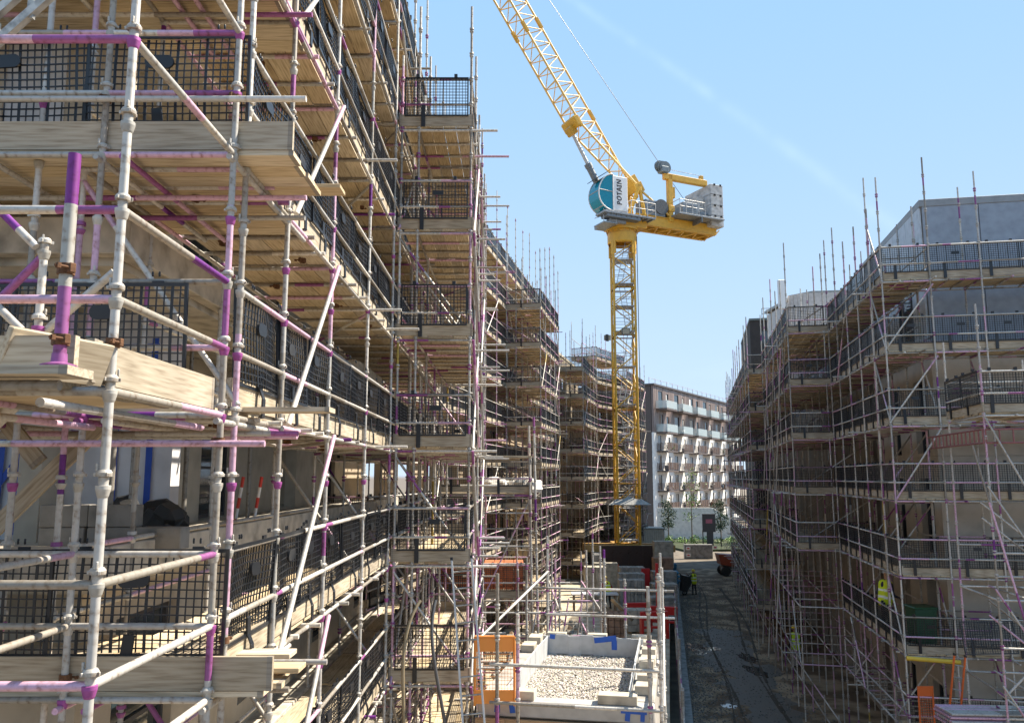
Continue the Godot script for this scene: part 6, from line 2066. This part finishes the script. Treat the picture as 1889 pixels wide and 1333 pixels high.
	for k in [1, 2]:
		b = MB.new()
		b.lathe([[0.0, 0.0], [0.5, 0.0], [0.56, 0.1], [0.5, 0.25], [0.33, 0.4], [0.12, 0.47], [0.0, 0.48]], 14, Color(0.7, 0.66, 0.6))
		for j in 6:
			b.box(Vector3(cos(j) * 0.34, 0.27, sin(j) * 0.34), Vector3(0.35, 0.2, 0.3), Color(0.7, 0.66, 0.6), 0.06, Basis(UP, j))
		tag(part(self, "bulk_bag", b.done(), M.cloth, Transform3D(Basis(UP, k), Vector3(-1.5 + k * 0.95, 8.13, -25.8 + 0.1 * k))), ["left white bulk bag on the upper loading bay", "white bulk bag on the upper loading bay, left of its twin", "right white bulk bag beside the tall twin poles"][k], "bag", "white bags on the loading bay")
	# rubble and stray timber in the sun
	var mm := MultiMesh.new()
	b = MB.new()
	b.box(Vector3.ZERO, Vector3(1.6, 0.9, 1.1), Color.WHITE, 0.18)
	mm.transform_format = MultiMesh.TRANSFORM_3D
	mm.use_colors = true
	mm.mesh = b.done()
	mm.instance_count = 900
	for i in mm.instance_count:
		var r := rng.randf_range(0.04, 0.17)
		var p := Vector3(rng.randf_range(-3.0, 3.6), 1.2 + r * 0.3, rng.randf_range(-21.0, -44.0))
		p.y += 0.5 * exp(-pow((p.x + 0.2) / 1.3, 2.0) - pow((p.z + 31.0) / 3.0, 2.0))
		mm.set_instance_transform(i, Transform3D(Basis(Vector3(rng.randfn(), rng.randfn(), rng.randfn()).normalized(), rng.randf() * TAU).scaled(Vector3.ONE * r), p))
		var q := rng.randf_range(0.25, 0.55)
		mm.set_instance_color(i, Color(q, q * 0.72, q * 0.5) if rng.randf() < 0.3 else Color(q, q * 0.94, q * 0.85))
	var mi := MultiMeshInstance3D.new()
	mi.multimesh = mm
	mi.material_override = M.concrete
	put_in(mi, self, "rubble")
	tag(mi, "broken stone and brick rubble lying in the sun behind the gravel roof", "rubble")
	mi.set_meta("kind", "stuff")
	for k in 14:
		var p := Vector3(rng.randf_range(-3.5, 3.0), 1.26 + 0.045 * (k % 3), rng.randf_range(-18.0, -40.0))
		var a := rng.randf() * PI
		tag(board(self, "stray_board", p, Vector3(cos(a), rng.randf_range(-0.03, 0.03), sin(a)), UP.cross(Vector3(cos(a), 0, sin(a))), rng.randf_range(1.2, 3.2)), "loose scaffold board lying among the sunlit rubble of the yard", "board", "boards lying in the yard")
	# timber and pink tubes along the fence
	for k in 5:
		tag(board(self, "timber_length", Vector3(3.35 + 0.12 * k, 1.3 + 0.5 * (k % 2), -21.0 - 1.2 * k), Vector3(0.25, 0.35 * (k % 2), -1), Vector3(1, 0, 0.2), 1.9, 0.2, 0.06, true), "weathered timber in the strip beside the fence, %s" % ["nearest, lying flat", "second, leaning up", "third, lying flat", "fourth, leaning up", "farthest, lying flat"][k], "timber", "timbers beside the fence")
	for k in 4:
		tag(part(self, "pink_tube", tube_mesh(1.4, 0, 8, 0.03), mat(Color(0.5, 0.1, 0.14), 0.6), along(Vector3(3.35 + 0.1 * k, 1.25, -19.3), Vector3(3.65 + 0.08 * k, 1.55, -20.8))), "faded pink tube in the bundle beside the site fence, %s" % ["leftmost", "second from the left", "third from the left", "rightmost"][k], "tube", "pink tubes beside the fence")
	# site fence along the road: posts, two ropes of pipe, blue sheets
	var f := thing("site_fence", "grey post and rail site fence along the left edge of the road", "fence", Vector3(6.1, 0.0, -30.6))
	for k in 26:
		var z := -16.0 - k * 2.4
		var x := 6.1 + (-30.6 - z) * 0.185 - 0.12
		part(f, "post", tube_mesh(2.4 if k % 3 else 2.9, 0, 7, 0.045), M.tube, Transform3D(Basis(Vector3.BACK, rng.randf_range(-0.03, 0.03)), Vector3(x, 0.0, z) - f.position))
		if k < 25:
			var z1 := z - 2.4
			var x1 := 6.1 + (-30.6 - z1) * 0.185 - 0.12
			for hh in [1.35, 2.2]:
				part(f, "rail", tube_mesh(snappedf(Vector2(x1 - x, z1 - z).length(), 0.05), k % 4, 6, 0.03), M.tube, along(Vector3(x, hh + rng.randf_range(-0.05, 0.05), z) - f.position, Vector3(x1, hh + rng.randf_range(-0.05, 0.05), z1) - f.position))
			part(f, "fence_panel", solid_box(Vector3(0.03, 1.0, 2.25), Color(0.2, 0.19, 0.18) if k % 4 else Color(0.3, 0.29, 0.28), 0.005), M.sheet, Transform3D(Basis(UP, -0.18), Vector3((x + x1) * 0.5 - 0.03, 0.65, (z + z1) * 0.5) - f.position))
	for q in [[11.05, -57.6, 0.5, 1.5], [10.3, -53.7, 0.6, 0.9], [10.55, -55.2, 0.3, 1.2]]:
		b = MB.new()
		for k in 7:
			b.box(Vector3(rng.randf_range(-0.1, 0.1), 2.3 - q[3] * k / 7.0, rng.randf_range(-q[2], q[2]) * 0.5), Vector3(0.25, q[3] / 5.0, q[2]), Color(0.03, 0.14, 0.24) * rng.randf_range(0.7, 1.6), 0.06, Basis(UP, rng.randf()))
		tag(part(self, "blue_sheet", b.done(), M.sheet, Transform3D(Basis.IDENTITY, Vector3(q[0], 0.3, q[1]))), ["crumpled blue sheet hanging at the far end of the site fence", "blue sheet hanging low on the fence near the wheelbarrow", "narrow dark blue sheet between the two hanging on the fence"][[11.05, 10.3, 10.55].find(q[0])], "sheet")


func street() -> void:
	# guard rails along the foot of the right scaffold
	var f := thing("road_guard_rail", "double tube rail on short posts along the foot of the right scaffolds", "guard rail", Vector3(10.3, 0, -27.1))
	var pts := [Vector3(8.9, 0, -20.5), Vector3(10.25, 0, -27.1), Vector3(12.1, 0, -36.9), Vector3(13.95, 0, -46.8), Vector3(16.6, 0, -59.0), Vector3(19.4, 0, -71.7)]
	for i in pts.size() - 1:
		var n := int(pts[i].distance_to(pts[i + 1]) / 2.4)
		for k in n:
			var p: Vector3 = pts[i].lerp(pts[i + 1], float(k) / n)
			var q: Vector3 = pts[i].lerp(pts[i + 1], float(k + 1) / n)
			tube(f, "post", p, p + UP * 1.2, 6)
			tube(f, "rail", p + UP * 1.05, q + UP * 1.05, 6)
			tube(f, "rail", p + UP * 0.5, q + UP * 0.5, 6)
	ladder("orange ladder leaning against the low scaffold tower at the right edge", Vector3(10.25, 1.2, -20.6), Vector3(10.72, 4.35, -20.5), Vector3(1, -0.15, 0.2), 0.24, Color(0.7, 0.13, 0.02))
	var og := thing("orange_mesh_gate", "orange mesh gate at the foot of the orange ladder", "gate", Vector3(10.0, 1.9, -21.2))
	var oc := Color(0.6, 0.12, 0.02)
	var b := MB.new()
	for x in [0.0, 0.36]:
		b.bar(Vector3(x, 0.0, 0), Vector3(x, 1.6, 0), 0.02, oc, 8)
	part(og, "frame", b.done(), M.plastic)
	for y in [0.12, 1.48]:
		part(og, "panel", solid_box(Vector3(0.34, 0.24, 0.012), oc), M.plastic, Transform3D(Basis.IDENTITY, Vector3(0.18, y, 0)))
	b = MB.new()
	for k in 7:
		b.box(Vector3(0.03 + k * 0.05, 0.8, 0), Vector3(0.006, 1.1, 0.005), oc)
	for k in 18:
		b.box(Vector3(0.18, 0.26 + k * 0.06, 0), Vector3(0.34, 0.006, 0.0065), oc)
	part(og, "wire_mesh", b.done(), M.plastic)
	tag(part(self, "yellow_tube", tube_mesh(1.25, 0, 10, 0.055), mat(Color(1.6, 1.1, 0.12), 0.5), along(Vector3(9.86, 4.12, -21.4), Vector3(11.06, 4.06, -21.2))), "yellow foam wrapped tube across the scaffold above the orange gate", "tube")
	t_stack()
	# green bin
	var t := thing("wheelie_bin", "dark green wheelie bin standing on the right scaffold below the worker", "bin", Vector3(11.35, 4.02, -23.6))
	b = MB.new()
	b.prism(PackedVector2Array([Vector2(-0.24, 0.08), Vector2(0.24, 0.08), Vector2(0.3, 0.98), Vector2(-0.3, 0.98)]), -0.3, 0.3, Color(0.02, 0.09, 0.045))
	part(t, "body", b.done(), M.plastic)
	part(t, "lid", solid_box(Vector3(0.66, 0.06, 0.7), Color(0.025, 0.1, 0.05), 0.02), M.plastic, Transform3D(Basis.IDENTITY, Vector3(0, 1.01, 0)))
	for s in [-0.25, 0.25]:
		b = MB.new()
		b.xf = Transform3D(Basis(Vector3.BACK, PI * 0.5), Vector3(s, 0.1, -0.28))
		b.lathe([[0.0, -0.03], [0.1, -0.03], [0.1, 0.03], [0.0, 0.03]], 14, grey(0.02))
		part(t, "wheel", b.done(), M.plastic)
	part(t, "handle", tube_mesh(0.5, 0, 6, 0.018), M.black, along(Vector3(-0.25, 0.95, -0.36), Vector3(0.25, 0.95, -0.36)))
	# wheelbarrow tipped up by the worker
	t = thing("wheelbarrow", "dark wheelbarrow tipped on its nose beside the worker on the road", "wheelbarrow", Vector3(12.75, 0, -62.2))
	b = MB.new()
	b.prism(PackedVector2Array([Vector2(-0.38, 0.35), Vector2(0.05, 0.25), Vector2(0.42, 0.95), Vector2(0.3, 1.35), Vector2(-0.32, 1.5)]), -0.32, 0.32, Color(0.035, 0.035, 0.035))
	part(t, "tray", b.done(), M.steel)
	b = MB.new()
	for z in [-0.25, 0.25]:
		b.bar(Vector3(-0.1, 0.15, z * 0.3), Vector3(0.2, 1.2, z), 0.02, grey(0.05))
		b.bar(Vector3(0.2, 1.2, z), Vector3(0.45, 1.62, z), 0.02, grey(0.05))
		b.bar(Vector3(-0.2, 1.4, z), Vector3(-0.45, 1.6, z), 0.018, grey(0.05))
	part(t, "frame", b.done(), M.steel)
	b = MB.new()
	b.xf = Transform3D(Basis(Vector3.RIGHT, PI * 0.5), Vector3(-0.08, 0.19, 0))
	b.lathe([[0.1, -0.05], [0.17, -0.05], [0.19, 0.0], [0.17, 0.05], [0.1, 0.05]], 18, grey(0.02))
	part(t, "wheel", b.done(), M.plastic)
	# far end: low concrete barrier, sign board, small red machine, bikes, trees
	t = thing("concrete_barrier", "long grey concrete barrier across the far end of the road with two notices", "barrier", Vector3(20.0, 0, -89.5))
	part(t, "wall", solid_box(Vector3(3.0, 1.5, 0.5), Color(0.3, 0.29, 0.28), 0.03), M.concrete, Transform3D(Basis.IDENTITY, Vector3(-0.2, 0.75, 0)))
	for q in [[-1.95, 1.1, 0.26], [-1.95, 0.4, 0.26], [0.9, 1.2, 0.27]]:
		part(t, "notice", solid_box(Vector3(0.45, 0.35, 0.02), grey(0.7)), M.plastic, Transform3D(Basis.IDENTITY, Vector3(q[0] + 0.65, q[1], q[2])))
		part(t, "notice_mark", solid_box(Vector3(0.25, 0.12, 0.012), Color(0.5, 0.03, 0.03)), M.plastic, Transform3D(Basis.IDENTITY, Vector3(q[0] + 0.65, q[1], q[2] + 0.014)))
	t = thing("information_board", "dark upright information board in front of the garden", "sign", Vector3(24.2, 0, -103.0))
	part(t, "panel", solid_box(Vector3(1.6, 2.2, 0.2), Color(0.03, 0.03, 0.035), 0.02), M.paint, Transform3D(Basis.IDENTITY, Vector3(0, 3.0, 0)))
	part(t, "post", solid_box(Vector3(0.8, 2.0, 0.18), Color(0.03, 0.03, 0.035), 0.02), M.paint, Transform3D(Basis.IDENTITY, Vector3(0.1, 1.0, 0)))
	part(t, "print", solid_box(Vector3(0.8, 0.5, 0.02), Color(0.3, 0.08, 0.12)), M.paint, Transform3D(Basis.IDENTITY, Vector3(0, 3.2, 0.11)))
	t = thing("small_dumper", "small red site dumper parked at the far end of the right scaffold", "dumper", Vector3(19.3, 0, -74.5))
	b = MB.new()
	b.prism(PackedVector2Array([Vector2(-1.0, 1.0), Vector2(0.2, 0.8), Vector2(0.35, 1.8), Vector2(-1.2, 1.9)]), -0.7, 0.7, Color(0.35, 0.07, 0.03))
	part(t, "hopper", b.done(), M.paint)
	part(t, "chassis", solid_box(Vector3(2.3, 0.45, 1.1), Color(0.12, 0.1, 0.09), 0.05), M.paint, Transform3D(Basis.IDENTITY, Vector3(0.3, 0.65, 0)))
	part(t, "engine_cover", solid_box(Vector3(0.9, 0.7, 1.0), Color(0.3, 0.06, 0.03), 0.08), M.paint, Transform3D(Basis.IDENTITY, Vector3(1.0, 1.15, 0)))
	for q in [[-0.6, 0.7], [-0.6, -0.7], [1.0, 0.7], [1.0, -0.7]]:
		b = MB.new()
		b.xf = Transform3D(Basis(Vector3.RIGHT, PI * 0.5), Vector3(q[0], 0.45, q[1]))
		b.lathe([[0.0, -0.15], [0.4, -0.15], [0.45, -0.05], [0.45, 0.05], [0.4, 0.15], [0.0, 0.15]], 16, grey(0.02))
		part(t, "wheel", b.done(), M.plastic)
	for k in 2:
		t = thing("bicycle", ["bicycle parked at the far end of the road, left one", "bicycle parked at the far end of the road, right one"][k], "bicycle", Vector3(25.2 + k * 0.9, 0, -98.0 - k))
		for s in [-0.52, 0.52]:
			b = MB.new()
			var rings := []
			for j in 17:
				rings.append([Vector3(s + cos(TAU * j / 16.0) * 0.33, 0.34 + sin(TAU * j / 16.0) * 0.33, 0), 0.022, grey(0.02)])
			b.sweep(rings, 5)
			part(t, "wheel", b.done(), M.plastic)
		b = MB.new()
		for q in [[-0.52, 0.34, -0.2, 0.85], [-0.2, 0.85, 0.38, 0.88], [0.38, 0.88, 0.52, 0.34], [-0.2, 0.85, -0.05, 0.3], [-0.05, 0.3, 0.38, 0.88], [-0.05, 0.3, -0.52, 0.34], [0.38, 0.88, 0.35, 1.05]]:
			b.bar(Vector3(q[0], q[1], 0), Vector3(q[2], q[3], 0), 0.02, Color(0.1, 0.1, 0.12))
		part(t, "frame", b.done(), M.paint)
		part(t, "saddle", solid_box(Vector3(0.25, 0.06, 0.14), grey(0.02), 0.02), M.plastic, Transform3D(Basis.IDENTITY, Vector3(-0.24, 0.92, 0)))
		part(t, "handlebar", tube_mesh(0.5, 0, 6, 0.014), M.black, along(Vector3(0.35, 1.05, -0.25), Vector3(0.35, 1.05, 0.25)))
	young_tree("tall thin young tree with yellow green leaves in front of the white apartments", Vector3(23.6, 0.2, -110.0), 9.5, 1.6, Color(0.13, 0.2, 0.03), false)
	young_tree("small dark green tree left of the tall thin one", Vector3(20.7, 0.2, -111.0), 5.6, 1.2, Color(0.025, 0.05, 0.02))
	young_tree("small dark green tree right of the tall thin one", Vector3(27.4, 0.2, -110.0), 5.6, 1.1, Color(0.025, 0.05, 0.02))
	young_tree("loose leafy tree half hidden by the right scaffold's far end", Vector3(31.0, 0.2, -108.0), 6.0, 1.5, Color(0.08, 0.14, 0.03), false)
	young_tree("bushy tree at the far end of the right scaffold", Vector3(33.5, 0.2, -107.0), 10.5, 1.8, Color(0.07, 0.13, 0.03))
	for k in 12:
		tag(part(self, "shrub", leaf_clump(0.8, 0.5, 110, Color(0.1, 0.16, 0.035) * (0.7 + 0.5 * (k % 3))), M.leaf, Transform3D(Basis.IDENTITY, Vector3(19.5 + k * 1.15, 0.55, -105.0 - (k * 5) % 7))), "low green shrub in the garden bed, number %s from the left" % ["one", "two", "three", "four", "five", "six", "seven", "eight", "nine", "ten", "eleven", "twelve"][k], "shrub", "shrubs in the garden bed")
	for k in 4:
		tag(part(self, "bollard", tube_mesh(1.2 + 0.8 * (k % 2), 0, 8, 0.07), M.black, Transform3D(Basis.IDENTITY, Vector3(21.0 + k * 2.2, 0.2, -102.0))), "slim black post at the garden bed's edge, %s" % ["short one farthest left", "tall one second from the left", "short one third from the left", "tall one farthest right"][k], "post", "black posts by the garden")


func t_stack() -> void:
	var t := thing("tube_stack", "stack of purple scaffold tubes lying at the bottom right edge under the low tower", "tubes", Vector3(10.4, 3.1, -19.4))
	for j in 4:
		for i in 9:
			tube(t, "tube", Vector3(9.75, 3.13 + j * 0.085, -19.95 + i * 0.09 + 0.045 * (j % 2)), Vector3(12.4, 3.13 + j * 0.085, -19.75 + i * 0.09 + 0.045 * (j % 2)), 7, 0.032, -1.0, 3)
	part(t, "bearer", solid_box(Vector3(0.1, 0.1, 1.0), Color(0.3, 0.22, 0.14)), M.wood0, Transform3D(Basis.IDENTITY, Vector3(-0.3, -0.05, -0.2)))
	part(t, "bearer", solid_box(Vector3(0.1, 0.1, 1.0), Color(0.3, 0.22, 0.14)), M.wood0, Transform3D(Basis.IDENTITY, Vector3(1.5, -0.05, -0.2)))
	tag(part(self, "loose_mesh_guard", guard_mesh(1.3, false, 1), M.black, Transform3D(Basis(Vector3(1, 0, 0.2).normalized(), -0.25) * Basis(Vector3.BACK, 0.06), Vector3(11.5, 4.4, -20.5))), "loose black mesh guard leaning against the beige wall above the orange ladder's top", "mesh guard")


func people() -> void:
	var vest := Color(0.55, 0.62, 0.02)
	var yel := Color(0.75, 0.52, 0.02)
	# bending over the bench, back to the camera
	person("worker in yellow vest and red sleeves bending over a bench in the sunlit yard", Vector3(5.45, 1.2, -48.2), 0.35, {"hip": Vector3(0, 0.98, 0), "chest": Vector3(0, 1.34, -0.16), "head": Vector3(0, 1.6, -0.32), "hands": [Vector3(-0.3, 1.02, -0.42), Vector3(0.3, 1.02, -0.42)], "elbows": [Vector3(-0.36, 1.12, -0.2), Vector3(0.36, 1.12, -0.2)], "feet": [Vector3(-0.14, 0, 0.02), Vector3(0.14, 0, 0.05)], "sleeve": Color(0.4, 0.04, 0.03)}, Color(0.3, 0.04, 0.03), Color(0.02, 0.02, 0.025), vest, Color(0.6, 0.45, 0.05))
	person("worker in yellow vest and helmet tipping up a wheelbarrow on the road", Vector3(13.45, 0, -62.5), 0.5, {"hip": Vector3(0, 0.95, 0), "chest": Vector3(0, 1.36, -0.03), "head": Vector3(0, 1.66, -0.05), "hands": [Vector3(-0.55, 1.5, -0.1), Vector3(-0.3, 1.35, -0.35)], "elbows": [Vector3(-0.4, 1.3, 0.0), Vector3(0.1, 1.15, -0.25)], "feet": [Vector3(-0.13, 0, 0.0), Vector3(0.14, 0, 0.04)], "sleeve": Color(0.03, 0.03, 0.035)}, Color(0.03, 0.03, 0.035), Color(0.02, 0.02, 0.022), vest, yel)
	person("worker in yellow vest standing at the road edge by the right scaffold", Vector3(13.0, 0.0, -39.2), 0.15, {"hip": Vector3(0, 0.95, 0), "chest": Vector3(0, 1.38, 0.0), "head": Vector3(0, 1.68, -0.02), "hands": [Vector3(-0.3, 0.85, -0.05), Vector3(0.3, 0.85, -0.05)], "elbows": [Vector3(-0.29, 1.12, 0.05), Vector3(0.29, 1.12, 0.05)], "feet": [Vector3(-0.1, 0, 0.06), Vector3(0.13, 0, -0.04)], "sleeve": Color(0.02, 0.02, 0.025)}, Color(0.02, 0.02, 0.025), Color(0.3, 0.28, 0.26), Color(0.55, 0.8, 0.04), yel)
	person("worker in yellow vest standing on the right scaffold above the green bin", Vector3(11.0, 6.03, -25.0) - UP * 1.97, -1.2, {"hip": Vector3(0, 0.95, 0), "chest": Vector3(0, 1.38, -0.05), "head": Vector3(0, 1.66, -0.12), "hands": [Vector3(-0.25, 1.0, -0.35), Vector3(0.25, 1.0, -0.35)], "elbows": [Vector3(-0.3, 1.12, -0.02), Vector3(0.3, 1.12, -0.02)], "feet": [Vector3(-0.12, 0, 0.0), Vector3(0.12, 0, 0.03)], "sleeve": Color(0.03, 0.03, 0.05)}, Color(0.03, 0.03, 0.04), Color(0.03, 0.03, 0.04), vest, grey(0.6))
